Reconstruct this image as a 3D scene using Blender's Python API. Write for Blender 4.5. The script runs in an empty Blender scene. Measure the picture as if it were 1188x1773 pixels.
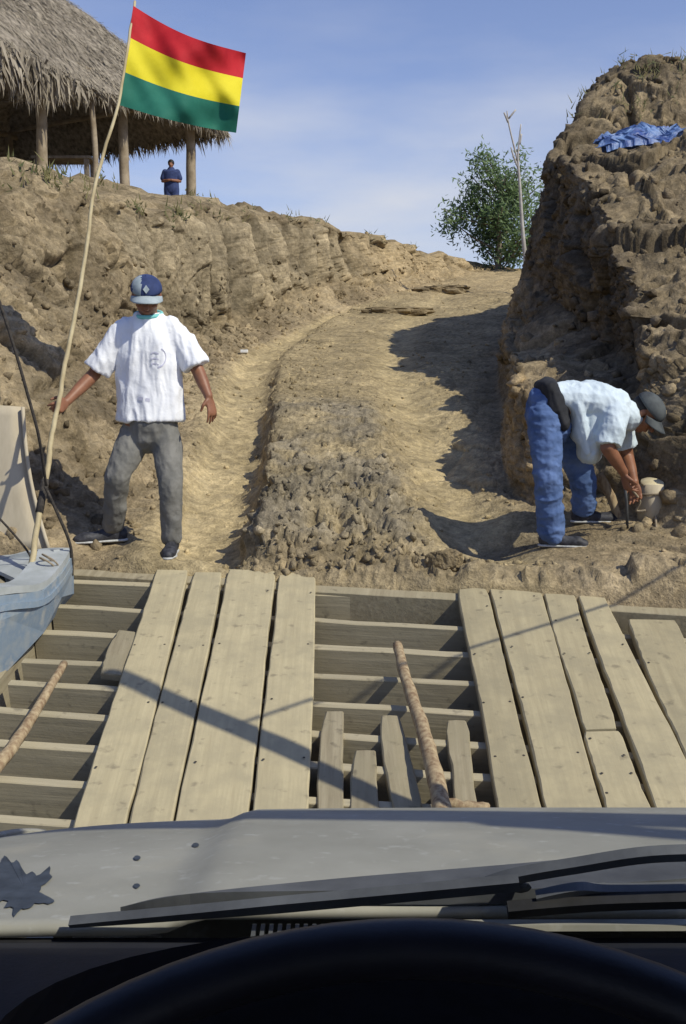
import bpy, bmesh, math, random
import numpy as np
from mathutils import Vector, Matrix
from mathutils.bvhtree import BVHTree

random.seed(7); RNG = np.random.RandomState(11)
S = bpy.context.scene
COL = S.collection

# ------------------------------------------------------------------ camera, light, exposure
CAM_Z, PITCH, FPX = 1.10, math.radians(8.0), 1725.0
cam_d = bpy.data.cameras.new('camera'); cam = bpy.data.objects.new('camera', cam_d); COL.objects.link(cam)
cam.location = (0, 0, CAM_Z); cam.rotation_euler = (math.radians(90) - PITCH, 0, 0)
cam_d.sensor_fit = 'VERTICAL'; cam_d.sensor_height = 24.0; cam_d.lens = 24.0 * FPX / 1773.0
cam_d.clip_start = 0.02; cam_d.clip_end = 9000
S.camera = cam

TO_SUN = Vector((0.80, -0.57, 1.0)).normalized()
SUN_EL = math.asin(TO_SUN.z); SUN_AZ = math.atan2(TO_SUN.x, TO_SUN.y)
sd = bpy.data.lights.new('sun', 'SUN'); sd.energy = 5.0; sd.angle = math.radians(0.5); sd.color = (1.0, 0.94, 0.79)
sun = bpy.data.objects.new('sun', sd); COL.objects.link(sun)
sun.rotation_euler = TO_SUN.to_track_quat('Z', 'Y').to_euler()

W_ = bpy.data.worlds.new('World'); S.world = W_; W_.use_nodes = True
wn, wl = W_.node_tree.nodes, W_.node_tree.links
for n in list(wn): wn.remove(n)
sky = wn.new('ShaderNodeTexSky'); sky.sky_type = 'NISHITA'; sky.sun_disc = False
sky.sun_elevation = SUN_EL; sky.sun_rotation = SUN_AZ; sky.air_density = 1.0; sky.dust_density = 0.6; sky.ozone_density = 1.6
tc = wn.new('ShaderNodeTexCoord')
mp = wn.new('ShaderNodeMapping'); mp.inputs['Scale'].default_value = (1.1, 1.1, 4.2); mp.inputs['Location'].default_value = (0.35, 0.1, 0.55)
nz = wn.new('ShaderNodeTexNoise'); nz.inputs['Scale'].default_value = 1.7; nz.inputs['Detail'].default_value = 7; nz.inputs['Roughness'].default_value = 0.52
rp = wn.new('ShaderNodeValToRGB'); rp.color_ramp.elements[0].position = 0.44; rp.color_ramp.elements[1].position = 0.66
sep = wn.new('ShaderNodeSeparateXYZ')
el = wn.new('ShaderNodeMapRange'); el.interpolation_type = 'SMOOTHSTEP'
el.inputs['From Min'].default_value = 0.42; el.inputs['From Max'].default_value = 0.12; el.inputs['To Min'].default_value = 0.05; el.inputs['To Max'].default_value = 1.0
el2 = wn.new('ShaderNodeMapRange'); el2.inputs['From Min'].default_value = 0.50; el2.inputs['From Max'].default_value = 0.08; el2.inputs['To Min'].default_value = 0.02; el2.inputs['To Max'].default_value = 0.30
mul = wn.new('ShaderNodeMath'); mul.operation = 'MULTIPLY'
m2 = wn.new('ShaderNodeMath'); m2.operation = 'MULTIPLY_ADD'; m2.inputs[1].default_value = 0.75
mix = wn.new('ShaderNodeMixRGB'); mix.inputs['Color2'].default_value = (6.8, 7.0, 7.8, 1)
tintm = wn.new('ShaderNodeMixRGB'); tintm.blend_type = 'MULTIPLY'; tintm.inputs['Fac'].default_value = 1.0; tintm.inputs['Color2'].default_value = (0.98, 1.04, 1.40, 1)
bg = wn.new('ShaderNodeBackground'); bg.inputs['Strength'].default_value = 0.120
wo = wn.new('ShaderNodeOutputWorld')
wl.new(tc.outputs['Generated'], mp.inputs['Vector']); wl.new(mp.outputs['Vector'], nz.inputs['Vector'])
wl.new(nz.outputs['Fac'], rp.inputs['Fac']); wl.new(tc.outputs['Generated'], sep.inputs['Vector'])
wl.new(sep.outputs['Z'], el.inputs['Value']); wl.new(sep.outputs['Z'], el2.inputs['Value'])
wl.new(rp.outputs['Color'], mul.inputs[0]); wl.new(el.outputs['Result'], mul.inputs[1])
wl.new(mul.outputs[0], m2.inputs[0]); wl.new(el2.outputs['Result'], m2.inputs[2])
wl.new(m2.outputs[0], mix.inputs['Fac']); wl.new(sky.outputs['Color'], tintm.inputs['Color1']); wl.new(tintm.outputs['Color'], mix.inputs['Color1'])
wl.new(mix.outputs['Color'], bg.inputs['Color']); wl.new(bg.outputs['Background'], wo.inputs['Surface'])

S.view_settings.view_transform = 'Standard'; S.view_settings.look = 'None'
S.view_settings.exposure = -0.22; S.view_settings.gamma = 1.0; S.view_settings.use_curve_mapping = False
S.cycles.max_bounces = 6; S.cycles.diffuse_bounces = 3; S.cycles.transparent_max_bounces = 12

# ------------------------------------------------------------------ helpers
CP, SP = math.cos(PITCH), math.sin(PITCH)
def ray(px, py):
    t = (py - 886.5) / FPX; u = (px - 594.0) / FPX
    return Vector((u, CP - t * SP, -(SP + t * CP)))
def W(px, py, Y):
    r = ray(px, py); k = Y / r.y
    return Vector((r.x * k, Y, CAM_Z + r.z * k))
DZ0, DY0, DS = -0.48, 3.31, 0.2177            # ramp deck plane
DN = Vector((0, -DS, 1)).normalized()
def D(px, py, lift=0.0):
    r = ray(px, py)
    k = (CAM_Z - DZ0 + DS * DY0 - lift) / (-r.z + DS * r.y)
    return Vector((r.x * k, r.y * k, CAM_Z + r.z * k))

def smooth(o, on=True):
    o.data.polygons.foreach_set('use_smooth', [on] * len(o.data.polygons)); return o
def link(name, me, m, parent=None, sm=False):
    o = bpy.data.objects.new(name, me); COL.objects.link(o)
    if m is not None: me.materials.append(m)
    if parent is not None: o.parent = parent
    if sm: smooth(o)
    return o
def from_bm(name, bm, m, parent=None, sm=False):
    me = bpy.data.meshes.new(name); bm.normal_update(); bm.to_mesh(me); bm.free()
    return link(name, me, m, parent, sm)
def from_py(name, v, f, m, parent=None, sm=False):
    me = bpy.data.meshes.new(name); me.from_pydata([tuple(a) for a in v], [], f); me.update()
    return link(name, me, m, parent, sm)
def tag(o, label=None, cat=None, group=None, kind=None):
    if label: o['label'] = label
    if cat: o['category'] = cat
    if group: o['group'] = group
    if kind: o['kind'] = kind
    return o
def empty(name, loc, label, cat, group=None):
    o = bpy.data.objects.new(name, None); COL.objects.link(o); o.location = loc; o.empty_display_size = 0.1
    return tag(o, label, cat, group)
def put(o, root):
    """parent keeping the world coordinates the mesh was written in"""
    o.parent = root; o.matrix_parent_inverse = Matrix.Translation(-Vector(root.location)); return o

_perm = RNG.permutation(256); _perm = np.concatenate([_perm, _perm, _perm])
_g = RNG.normal(size=(256, 3)); _g /= np.linalg.norm(_g, axis=1)[:, None]
def pn(p):
    p = np.asarray(p, dtype=np.float64); i = np.floor(p).astype(np.int64); f = p - i; i &= 255
    u = f * f * f * (f * (f * 6 - 15) + 10); out = 0
    for dx in (0, 1):
        for dy in (0, 1):
            for dz in (0, 1):
                h = _perm[_perm[_perm[(i[:, 0] + dx) & 255] + ((i[:, 1] + dy) & 255)] + ((i[:, 2] + dz) & 255)]
                g = _g[h]
                d = g[:, 0] * (f[:, 0] - dx) + g[:, 1] * (f[:, 1] - dy) + g[:, 2] * (f[:, 2] - dz)
                w = (u[:, 0] if dx else 1 - u[:, 0]) * (u[:, 1] if dy else 1 - u[:, 1]) * (u[:, 2] if dz else 1 - u[:, 2])
                out = out + w * d
    return out * 1.5
def fbm(p, o=4, r=0.5):
    p = np.asarray(p, dtype=np.float64); a, s, out = 1.0, 1.0, 0
    for k in range(o):
        out = out + a * pn(p * s + 17.3 * k); a *= r; s *= 2.03
    return out
def ridged(p, o=4, r=0.5):
    p = np.asarray(p, dtype=np.float64); a, s, out = 1.0, 1.0, 0
    for k in range(o):
        out = out + a * (1 - 2.2 * np.abs(pn(p * s + 9.1 * k))); a *= r; s *= 2.07
    return out
_wj = RNG.rand(256, 3)
def worley(p):
    p = np.asarray(p, dtype=np.float64); i = np.floor(p).astype(np.int64)
    f1 = np.full(len(p), 9.0); f2 = np.full(len(p), 9.0); idn = np.zeros(len(p))
    for dx in (-1, 0, 1):
        for dy in (-1, 0, 1):
            for dz in (-1, 0, 1):
                c = i + np.array([dx, dy, dz]); cc = c & 255
                h = _perm[_perm[_perm[cc[:, 0]] + cc[:, 1]] + cc[:, 2]]
                d = np.sqrt((((c + _wj[h]) - p) ** 2).sum(1))
                m = d < f1
                f2 = np.where(m, f1, np.minimum(f2, d)); idn = np.where(m, h / 255.0, idn); f1 = np.where(m, d, f1)
    return f1, f2, idn
_fd = RNG.normal(size=(256, 3)); _fd /= np.linalg.norm(_fd, axis=1)[:, None]
def facets(p, tilt=0.5, step=0.5):
    """broken angular faces: every cell is its own tilted plane; returns height, cell id, edge distance"""
    p = np.asarray(p, dtype=np.float64); i = np.floor(p).astype(np.int64)
    f1 = np.full(len(p), 9.0); f2 = np.full(len(p), 9.0); ih = np.zeros(len(p), dtype=np.int64); off = np.zeros_like(p)
    for dx in (-1, 0, 1):
        for dy in (-1, 0, 1):
            for dz in (-1, 0, 1):
                cc = i + np.array([dx, dy, dz]); c2 = cc & 255; h = _perm[_perm[_perm[c2[:, 0]] + c2[:, 1]] + c2[:, 2]]
                v = p - (cc + _wj[h]); q = np.sqrt((v * v).sum(1)); m = q < f1
                f2 = np.where(m, f1, np.minimum(f2, q)); ih = np.where(m, h, ih); off = np.where(m[:, None], v, off); f1 = np.where(m, q, f1)
    return tilt * (off * _fd[ih]).sum(1) + step * (ih / 255.0 - 0.5), ih / 255.0, f2 - f1
def sstep(a, b, x):
    t = np.clip((x - a) / (b - a), 0, 1); return t * t * (3 - 2 * t)

# ------------------------------------------------------------------ materials
def mat(name, c1, c2, scale=5.0, rough=0.8, bump=0.3, bscale=40.0, bdist=0.01, stretch=(1, 1, 1), metal=0.0, detail=6, c3=None, objrand=0.0, spec=0.3, lo=0.35, hi=0.65):
    m = bpy.data.materials.new(name); m.use_nodes = True; N, L = m.node_tree.nodes, m.node_tree.links
    b = N['Principled BSDF']; b.inputs['Roughness'].default_value = rough; b.inputs['Metallic'].default_value = metal
    b.inputs['Specular IOR Level'].default_value = spec
    t = N.new('ShaderNodeTexCoord'); mpn = N.new('ShaderNodeMapping'); mpn.inputs['Scale'].default_value = stretch
    L.new(t.outputs['Object'], mpn.inputs['Vector'])
    vec = mpn.outputs['Vector']
    if objrand:
        oi = N.new('ShaderNodeObjectInfo'); va = N.new('ShaderNodeVectorMath'); va.operation = 'ADD'
        sc = N.new('ShaderNodeMath'); sc.operation = 'MULTIPLY'; sc.inputs[1].default_value = 40
        L.new(oi.outputs['Random'], sc.inputs[0]); L.new(mpn.outputs['Vector'], va.inputs[0]); L.new(sc.outputs[0], va.inputs[1]); vec = va.outputs[0]
    n1 = N.new('ShaderNodeTexNoise'); n1.inputs['Scale'].default_value = scale; n1.inputs['Detail'].default_value = detail; n1.inputs['Roughness'].default_value = 0.6
    L.new(vec, n1.inputs['Vector'])
    r = N.new('ShaderNodeValToRGB'); r.color_ramp.elements[0].position = lo; r.color_ramp.elements[1].position = hi
    r.color_ramp.elements[0].color = (*c1, 1); r.color_ramp.elements[1].color = (*c2, 1)
    if c3:
        e = r.color_ramp.elements.new(min(hi + 0.12, 0.95)); e.color = (*c3, 1)
    L.new(n1.outputs['Fac'], r.inputs['Fac']); colo = r.outputs['Color']
    if objrand:
        hsv = N.new('ShaderNodeHueSaturation'); mr = N.new('ShaderNodeMapRange'); mr.inputs['To Min'].default_value = 1 - objrand; mr.inputs['To Max'].default_value = 1 + objrand
        L.new(oi.outputs['Random'], mr.inputs['Value']); L.new(mr.outputs['Result'], hsv.inputs['Value']); L.new(colo, hsv.inputs['Color']); colo = hsv.outputs['Color']
    L.new(colo, b.inputs['Base Color'])
    if bump:
        n2 = N.new('ShaderNodeTexNoise'); n2.inputs['Scale'].default_value = bscale; n2.inputs['Detail'].default_value = 5; n2.inputs['Roughness'].default_value = 0.6
        L.new(vec, n2.inputs['Vector']); bp = N.new('ShaderNodeBump'); bp.inputs['Strength'].default_value = bump; bp.inputs['Distance'].default_value = bdist
        L.new(n2.outputs['Fac'], bp.inputs['Height']); L.new(bp.outputs['Normal'], b.inputs['Normal'])
    m['c'] = 1
    return m

def soil_material():
    m = bpy.data.materials.new('soil'); m.use_nodes = True; N, L = m.node_tree.nodes, m.node_tree.links
    b = N['Principled BSDF']; b.inputs['Roughness'].default_value = 0.95; b.inputs['Specular IOR Level'].default_value = 0.12
    at = N.new('ShaderNodeVertexColor'); at.layer_name = 'soil'
    t = N.new('ShaderNodeTexCoord')
    def noise(s, d=6, r=0.62):
        n = N.new('ShaderNodeTexNoise'); n.inputs['Scale'].default_value = s; n.inputs['Detail'].default_value = d; n.inputs['Roughness'].default_value = r
        L.new(t.outputs['Object'], n.inputs['Vector']); return n
    n1, n2, n3 = noise(1.3), noise(14), noise(70, 4)
    def mr(n, a, bb, fa=0.3, fb=0.7):
        q = N.new('ShaderNodeMapRange'); q.inputs['From Min'].default_value = fa; q.inputs['From Max'].default_value = fb
        q.inputs['To Min'].default_value = a; q.inputs['To Max'].default_value = bb; L.new(n.outputs['Fac'], q.inputs['Value']); return q
    a, c, d = mr(n1, 0.76, 1.20), mr(n2, 0.64, 1.32), mr(n3, 0.74, 1.26)
    m1 = N.new('ShaderNodeMath'); m1.operation = 'MULTIPLY'; m2 = N.new('ShaderNodeMath'); m2.operation = 'MULTIPLY'
    L.new(a.outputs[0], m1.inputs[0]); L.new(c.outputs[0], m1.inputs[1]); L.new(m1.outputs[0], m2.inputs[0]); L.new(d.outputs[0], m2.inputs[1])
    mx = N.new('ShaderNodeVectorMath'); mx.operation = 'SCALE'; L.new(at.outputs['Color'], mx.inputs[0]); L.new(m2.outputs[0], mx.inputs['Scale'])
    n4 = noise(5.0); r4 = N.new('ShaderNodeMapRange'); r4.inputs['From Min'].default_value = 0.52; r4.inputs['From Max'].default_value = 0.75; r4.inputs['To Max'].default_value = 0.45
    L.new(n4.outputs['Fac'], r4.inputs['Value'])
    mg = N.new('ShaderNodeMixRGB'); mg.inputs['Color2'].default_value = (0.30, 0.25, 0.17, 1); L.new(r4.outputs[0], mg.inputs['Fac']); L.new(mx.outputs[0], mg.inputs['Color1'])
    L.new(mg.outputs['Color'], b.inputs['Base Color'])
    bp = N.new('ShaderNodeBump'); bp.inputs['Strength'].default_value = 0.9; bp.inputs['Distance'].default_value = 0.03
    bp2 = N.new('ShaderNodeBump'); bp2.inputs['Strength'].default_value = 0.9; bp2.inputs['Distance'].default_value = 0.008
    L.new(n2.outputs['Fac'], bp.inputs['Height']); L.new(n3.outputs['Fac'], bp2.inputs['Height']); L.new(bp.outputs['Normal'], bp2.inputs['Normal']); L.new(bp2.outputs['Normal'], b.inputs['Normal'])
    return m

def wood_material(name, cl, cd, dirt, rand=0.10, grain=0.6, st=(34, 1.6, 34)):
    m = bpy.data.materials.new(name); m.use_nodes = True; N, L = m.node_tree.nodes, m.node_tree.links
    b = N['Principled BSDF']; b.inputs['Roughness'].default_value = 0.85; b.inputs['Specular IOR Level'].default_value = 0.2
    t = N.new('ShaderNodeTexCoord'); oi = N.new('ShaderNodeObjectInfo')
    sc = N.new('ShaderNodeMath'); sc.operation = 'MULTIPLY'; sc.inputs[1].default_value = 31
    va = N.new('ShaderNodeVectorMath'); va.operation = 'ADD'; L.new(oi.outputs['Random'], sc.inputs[0]); L.new(t.outputs['Object'], va.inputs[0]); L.new(sc.outputs[0], va.inputs[1])
    mp1 = N.new('ShaderNodeMapping'); mp1.inputs['Scale'].default_value = st; L.new(va.outputs[0], mp1.inputs['Vector'])
    g = N.new('ShaderNodeTexNoise'); g.inputs['Scale'].default_value = 1.0; g.inputs['Detail'].default_value = 7; g.inputs['Roughness'].default_value = 0.65; L.new(mp1.outputs['Vector'], g.inputs['Vector'])
    r = N.new('ShaderNodeValToRGB'); r.color_ramp.elements[0].position = 0.33; r.color_ramp.elements[1].position = 0.66
    r.color_ramp.elements[0].color = (*cd, 1); r.color_ramp.elements[1].color = (*cl, 1); L.new(g.outputs['Fac'], r.inputs['Fac'])
    s = N.new('ShaderNodeTexNoise'); s.inputs['Scale'].default_value = 5.5; s.inputs['Detail'].default_value = 8; s.inputs['Roughness'].default_value = 0.68; L.new(va.outputs[0], s.inputs['Vector'])
    sr = N.new('ShaderNodeMapRange'); sr.inputs['From Min'].default_value = 0.42; sr.inputs['From Max'].default_value = 0.62; sr.inputs['To Max'].default_value = 0.8; L.new(s.outputs['Fac'], sr.inputs['Value'])
    mx = N.new('ShaderNodeMixRGB'); mx.inputs['Color2'].default_value = (*dirt, 1); L.new(sr.outputs[0], mx.inputs['Fac']); L.new(r.outputs['Color'], mx.inputs['Color1'])
    k = N.new('ShaderNodeTexNoise'); k.inputs['Scale'].default_value = 17; k.inputs['Detail'].default_value = 3; L.new(va.outputs[0], k.inputs['Vector'])
    kr = N.new('ShaderNodeMapRange'); kr.inputs['From Min'].default_value = 0.62; kr.inputs['From Max'].default_value = 0.74; kr.inputs['To Max'].default_value = 0.6; L.new(k.outputs['Fac'], kr.inputs['Value'])
    mk = N.new('ShaderNodeMixRGB'); mk.inputs['Color2'].default_value = (cd[0] * 0.45, cd[1] * 0.45, cd[2] * 0.5, 1); L.new(kr.outputs[0], mk.inputs['Fac']); L.new(mx.outputs['Color'], mk.inputs['Color1'])
    hsv = N.new('ShaderNodeHueSaturation'); mr = N.new('ShaderNodeMapRange'); mr.inputs['To Min'].default_value = 1 - rand; mr.inputs['To Max'].default_value = 1 + rand
    L.new(oi.outputs['Random'], mr.inputs['Value']); L.new(mr.outputs[0], hsv.inputs['Value']); L.new(mk.outputs['Color'], hsv.inputs['Color']); L.new(hsv.outputs['Color'], b.inputs['Base Color'])
    bp = N.new('ShaderNodeBump'); bp.inputs['Strength'].default_value = grain; bp.inputs['Distance'].default_value = 0.004; L.new(g.outputs['Fac'], bp.inputs['Height'])
    bp2 = N.new('ShaderNodeBump'); bp2.inputs['Strength'].default_value = 0.35; bp2.inputs['Distance'].default_value = 0.008; L.new(s.outputs['Fac'], bp2.inputs['Height']); L.new(bp.outputs['Normal'], bp2.inputs['Normal'])
    L.new(bp2.outputs['Normal'], b.inputs['Normal'])
    return m

M = {}
M['soil'] = soil_material()
M['plank'] = wood_material('dusty_plank', (0.45, 0.385, 0.24), (0.36, 0.305, 0.19), (0.33, 0.285, 0.185), rand=0.13, grain=0.35)
M['joist'] = wood_material('grey_timber', (0.42, 0.365, 0.25), (0.30, 0.26, 0.175), (0.37, 0.32, 0.215), st=(1.6, 34, 34))
M['sidewood'] = wood_material('side_timber', (0.36, 0.31, 0.21), (0.24, 0.20, 0.13), (0.30, 0.26, 0.17))
M['log'] = mat('peeled_log', (0.20, 0.13, 0.075), (0.42, 0.33, 0.20), 9, 0.85, 0.5, 60, 0.004, (5, 5, 1), objrand=0.08)
M['poleW'] = mat('pale_pole', (0.34, 0.27, 0.15), (0.52, 0.44, 0.27), 14, 0.8, 0.4, 70, 0.003, (1, 1, 0.4))
M['post'] = mat('hut_post_wood', (0.22, 0.17, 0.11), (0.38, 0.31, 0.22), 4, 0.85, 0.4, 30, 0.01)
M['thatch'] = mat('grey_thatch', (0.12, 0.10, 0.075), (0.36, 0.31, 0.24), 9, 0.95, 0.6, 30, 0.05, detail=8)
M['straw'] = mat('straw', (0.20, 0.17, 0.13), (0.36, 0.31, 0.235), 1.1, 0.95, 0, c3=(0.44, 0.38, 0.27))
M['rope'] = mat('dark_rope', (0.025, 0.022, 0.02), (0.07, 0.06, 0.05), 60, 0.9, 0.4, 200, 0.002)
M['ropeL'] = mat('tan_rope', (0.20, 0.16, 0.11), (0.33, 0.27, 0.19), 60, 0.9, 0.4, 200, 0.002)
M['skin'] = mat('brown_skin', (0.20, 0.085, 0.045), (0.27, 0.12, 0.065), 12, 0.5, 0.1, 80, 0.002, spec=0.4)
M['hair'] = mat('black_hair', (0.008, 0.007, 0.006), (0.02, 0.017, 0.015), 40, 0.6, 0.3, 120, 0.003)
M['white'] = mat('white_cotton', (0.74, 0.75, 0.79), (0.84, 0.85, 0.88), 6, 0.85, 0.5, 16, 0.014)
M['palesh'] = mat('pale_blue_cotton', (0.50, 0.58, 0.63), (0.60, 0.68, 0.73), 5, 0.85, 0.5, 16, 0.014)
M['teal'] = mat('teal_collar', (0.16, 0.50, 0.50), (0.25, 0.62, 0.60), 8, 0.8, 0.2, 40, 0.004)
M['ink'] = mat('faded_print', (0.42, 0.42, 0.55), (0.62, 0.62, 0.72), 14, 0.85, 0)
M['greyj'] = mat('grey_trousers', (0.14, 0.137, 0.125), (0.215, 0.208, 0.19), 9, 0.9, 0.5, 22, 0.010)
M['jeans'] = mat('blue_denim', (0.045, 0.085, 0.20), (0.115, 0.18, 0.36), 7, 0.9, 0.5, 22, 0.010)
M['black'] = mat('black_cloth', (0.012, 0.013, 0.016), (0.03, 0.03, 0.034), 9, 0.85, 0.3, 30, 0.006)
M['shoe'] = mat('black_shoe', (0.015, 0.016, 0.02), (0.06, 0.06, 0.07), 30, 0.6, 0.3, 60, 0.004)
M['sole'] = mat('pale_sole', (0.35, 0.35, 0.33), (0.5, 0.5, 0.48), 30, 0.8, 0)
M['navy'] = mat('navy_cap', (0.022, 0.035, 0.10), (0.04, 0.06, 0.16), 14, 0.8, 0.2, 80, 0.002)
M['capgrey'] = mat('grey_cap_panel', (0.26, 0.31, 0.33), (0.38, 0.43, 0.45), 14, 0.8, 0.2, 80, 0.002)
M['capdark'] = mat('charcoal_cap', (0.045, 0.05, 0.055), (0.09, 0.10, 0.10), 14, 0.8, 0.2, 80, 0.002)
M['red'] = mat('red_cloth', (0.46, 0.012, 0.022), (0.60, 0.025, 0.035), 5, 0.75, 0.2, 20, 0.01)
M['yellow'] = mat('yellow_cloth', (0.78, 0.66, 0.02), (0.88, 0.76, 0.04), 5, 0.75, 0.2, 20, 0.01)
M['green'] = mat('green_cloth', (0.02, 0.16, 0.11), (0.035, 0.21, 0.15), 5, 0.75, 0.2, 20, 0.01)
M['bluep'] = mat('worn_blue_paint', (0.27, 0.305, 0.33), (0.19, 0.25, 0.32), 7, 0.6, 0.3, 30, 0.006, c3=(0.36, 0.37, 0.36), lo=0.40, hi=0.55)
M['greyp'] = mat('worn_grey_paint', (0.30, 0.32, 0.31), (0.40, 0.42, 0.42), 6, 0.7, 0.3, 30, 0.006)
M['panel'] = mat('pale_ply', (0.40, 0.34, 0.24), (0.52, 0.45, 0.33), 5, 0.85, 0.4, 24, 0.006, stretch=(1, 1, 0.3))
M['tarp'] = mat('blue_plastic_sheet', (0.035, 0.07, 0.24), (0.16, 0.26, 0.48), 6, 0.4, 0.4, 30, 0.02)
M['bark'] = mat('bark', (0.14, 0.11, 0.085), (0.27, 0.23, 0.18), 8, 0.9, 0.5, 40, 0.01)
M['bare'] = mat('pale_bark', (0.36, 0.33, 0.30), (0.50, 0.47, 0.43), 8, 0.9, 0.3, 40, 0.01)
M['leaf'] = mat('leaf', (0.085, 0.145, 0.05), (0.17, 0.23, 0.10), 3.5, 0.55, 0)
M['grass'] = mat('dry_scrub', (0.06, 0.075, 0.03), (0.16, 0.14, 0.06), 5, 0.9, 0)
M['rubber'] = mat('black_rubber', (0.010, 0.010, 0.011), (0.022, 0.022, 0.024), 20, 0.75, 0.1, 60, 0.002)
M['wiperm'] = mat('dusty_black_metal', (0.055, 0.058, 0.062), (0.105, 0.110, 0.115), 10, 0.55, 0.1, 60, 0.002, spec=0.4)
M['dash'] = mat('dark_dash_plastic', (0.005, 0.006, 0.009), (0.008, 0.009, 0.014), 60, 0.7, 0.3, 220, 0.001)
M['wheelm'] = mat('steering_leather', (0.008, 0.008, 0.012), (0.012, 0.012, 0.018), 40, 0.45, 0.2, 200, 0.001, spec=0.5)
M['binn'] = mat('binnacle_shadow_black', (0.0015, 0.0015, 0.002), (0.003, 0.003, 0.004), 60, 0.9, 0, spec=0.05)  # near-black colour stands in for the shade inside the steering wheel
M['tyre'] = mat('tyre_rubber', (0.03, 0.028, 0.025), (0.07, 0.06, 0.05), 12, 0.9, 0.4, 30, 0.01)
M['rim'] = mat('steel_rim', (0.35, 0.36, 0.37), (0.5, 0.5, 0.5), 9, 0.4, 0.1, 30, 0.004, metal=0.6)
M['lamp'] = mat('lamp_lens', (0.6, 0.6, 0.58), (0.75, 0.75, 0.73), 30, 0.15, 0.2, 60, 0.004)
M['paper'] = mat('white_scrap', (0.7, 0.7, 0.68), (0.8, 0.8, 0.78), 12, 0.8, 0)
M['cutwood'] = mat('fresh_cut_wood', (0.50, 0.42, 0.26), (0.62, 0.54, 0.35), 18, 0.85, 0.3, 50, 0.004)

def paint_material():
    m = mat('dusty_silver_paint', (0.235, 0.230, 0.195), (0.325, 0.318, 0.275), 3.2, 0.55, 0.05, 90, 0.001, detail=9, spec=0.25)
    N, L = m.node_tree.nodes, m.node_tree.links; b = N['Principled BSDF']
    src = b.inputs['Base Color'].links[0].from_socket; t = N.new('ShaderNodeTexCoord')
    n = N.new('ShaderNodeTexNoise'); n.inputs['Scale'].default_value = 46; n.inputs['Detail'].default_value = 4; L.new(t.outputs['Object'], n.inputs['Vector'])
    r = N.new('ShaderNodeMapRange'); r.inputs['From Min'].default_value = 0.60; r.inputs['From Max'].default_value = 0.75; r.inputs['To Max'].default_value = 0.3; L.new(n.outputs['Fac'], r.inputs['Value'])
    mx = N.new('ShaderNodeMixRGB'); mx.inputs['Color2'].default_value = (0.55, 0.55, 0.52, 1); L.new(r.outputs[0], mx.inputs['Fac']); L.new(src, mx.inputs['Color1'])
    n2 = N.new('ShaderNodeTexNoise'); n2.inputs['Scale'].default_value = 7; n2.inputs['Detail'].default_value = 7; L.new(t.outputs['Object'], n2.inputs['Vector'])
    r2 = N.new('ShaderNodeMapRange'); r2.inputs['From Min'].default_value = 0.5; r2.inputs['From Max'].default_value = 0.72; r2.inputs['To Max'].default_value = 0.5; L.new(n2.outputs['Fac'], r2.inputs['Value'])
    mx2 = N.new('ShaderNodeMixRGB'); mx2.inputs['Color2'].default_value = (0.40, 0.37, 0.29, 1); L.new(r2.outputs[0], mx2.inputs['Fac']); L.new(mx.outputs['Color'], mx2.inputs['Color1'])
    L.new(mx2.outputs['Color'], b.inputs['Base Color']); r3 = N.new('ShaderNodeMapRange'); r3.inputs['To Min'].default_value = 0.5; r3.inputs['To Max'].default_value = 0.85
    L.new(n2.outputs['Fac'], r3.inputs['Value']); L.new(r3.outputs[0], b.inputs['Roughness'])
    return m
M['paint'] = paint_material()
M['darkpatch'] = mat('dark_bonnet_patch', (0.03, 0.04, 0.055), (0.06, 0.075, 0.10), 30, 0.6, 0)
def glass_material():
    m = bpy.data.materials.new('clear_glass'); m.use_nodes = True; N, L = m.node_tree.nodes, m.node_tree.links
    for n in list(N): N.remove(n)
    o = N.new('ShaderNodeOutputMaterial'); mx = N.new('ShaderNodeMixShader'); tr = N.new('ShaderNodeBsdfTransparent'); gl = N.new('ShaderNodeBsdfGlossy')
    tr.inputs['Color'].default_value = (0.97, 0.985, 0.98, 1); gl.inputs['Roughness'].default_value = 0.03; mx.inputs['Fac'].default_value = 0.025
    L.new(tr.outputs[0], mx.inputs[1]); L.new(gl.outputs[0], mx.inputs[2]); L.new(mx.outputs[0], o.inputs['Surface']); return m
M['glass'] = glass_material()
def water_material():
    m = mat('river_water', (0.10, 0.075, 0.045), (0.13, 0.10, 0.06), 0.8, 0.12, 0.35, 3.0, 0.05, spec=0.5); return m
M['water'] = water_material()
def leafy(m):
    N, L = m.node_tree.nodes, m.node_tree.links; b = N['Principled BSDF']
    o = [n for n in N if n.type == 'OUTPUT_MATERIAL'][0]; tr = N.new('ShaderNodeBsdfTranslucent'); mx = N.new('ShaderNodeMixShader'); mx.inputs['Fac'].default_value = 0.3
    L.new(b.inputs['Base Color'].links[0].from_socket, tr.inputs['Color']); L.new(b.outputs[0], mx.inputs[1]); L.new(tr.outputs[0], mx.inputs[2]); L.new(mx.outputs[0], o.inputs['Surface'])
for k in ('leaf', 'red', 'yellow', 'green'): leafy(M[k])

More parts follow.
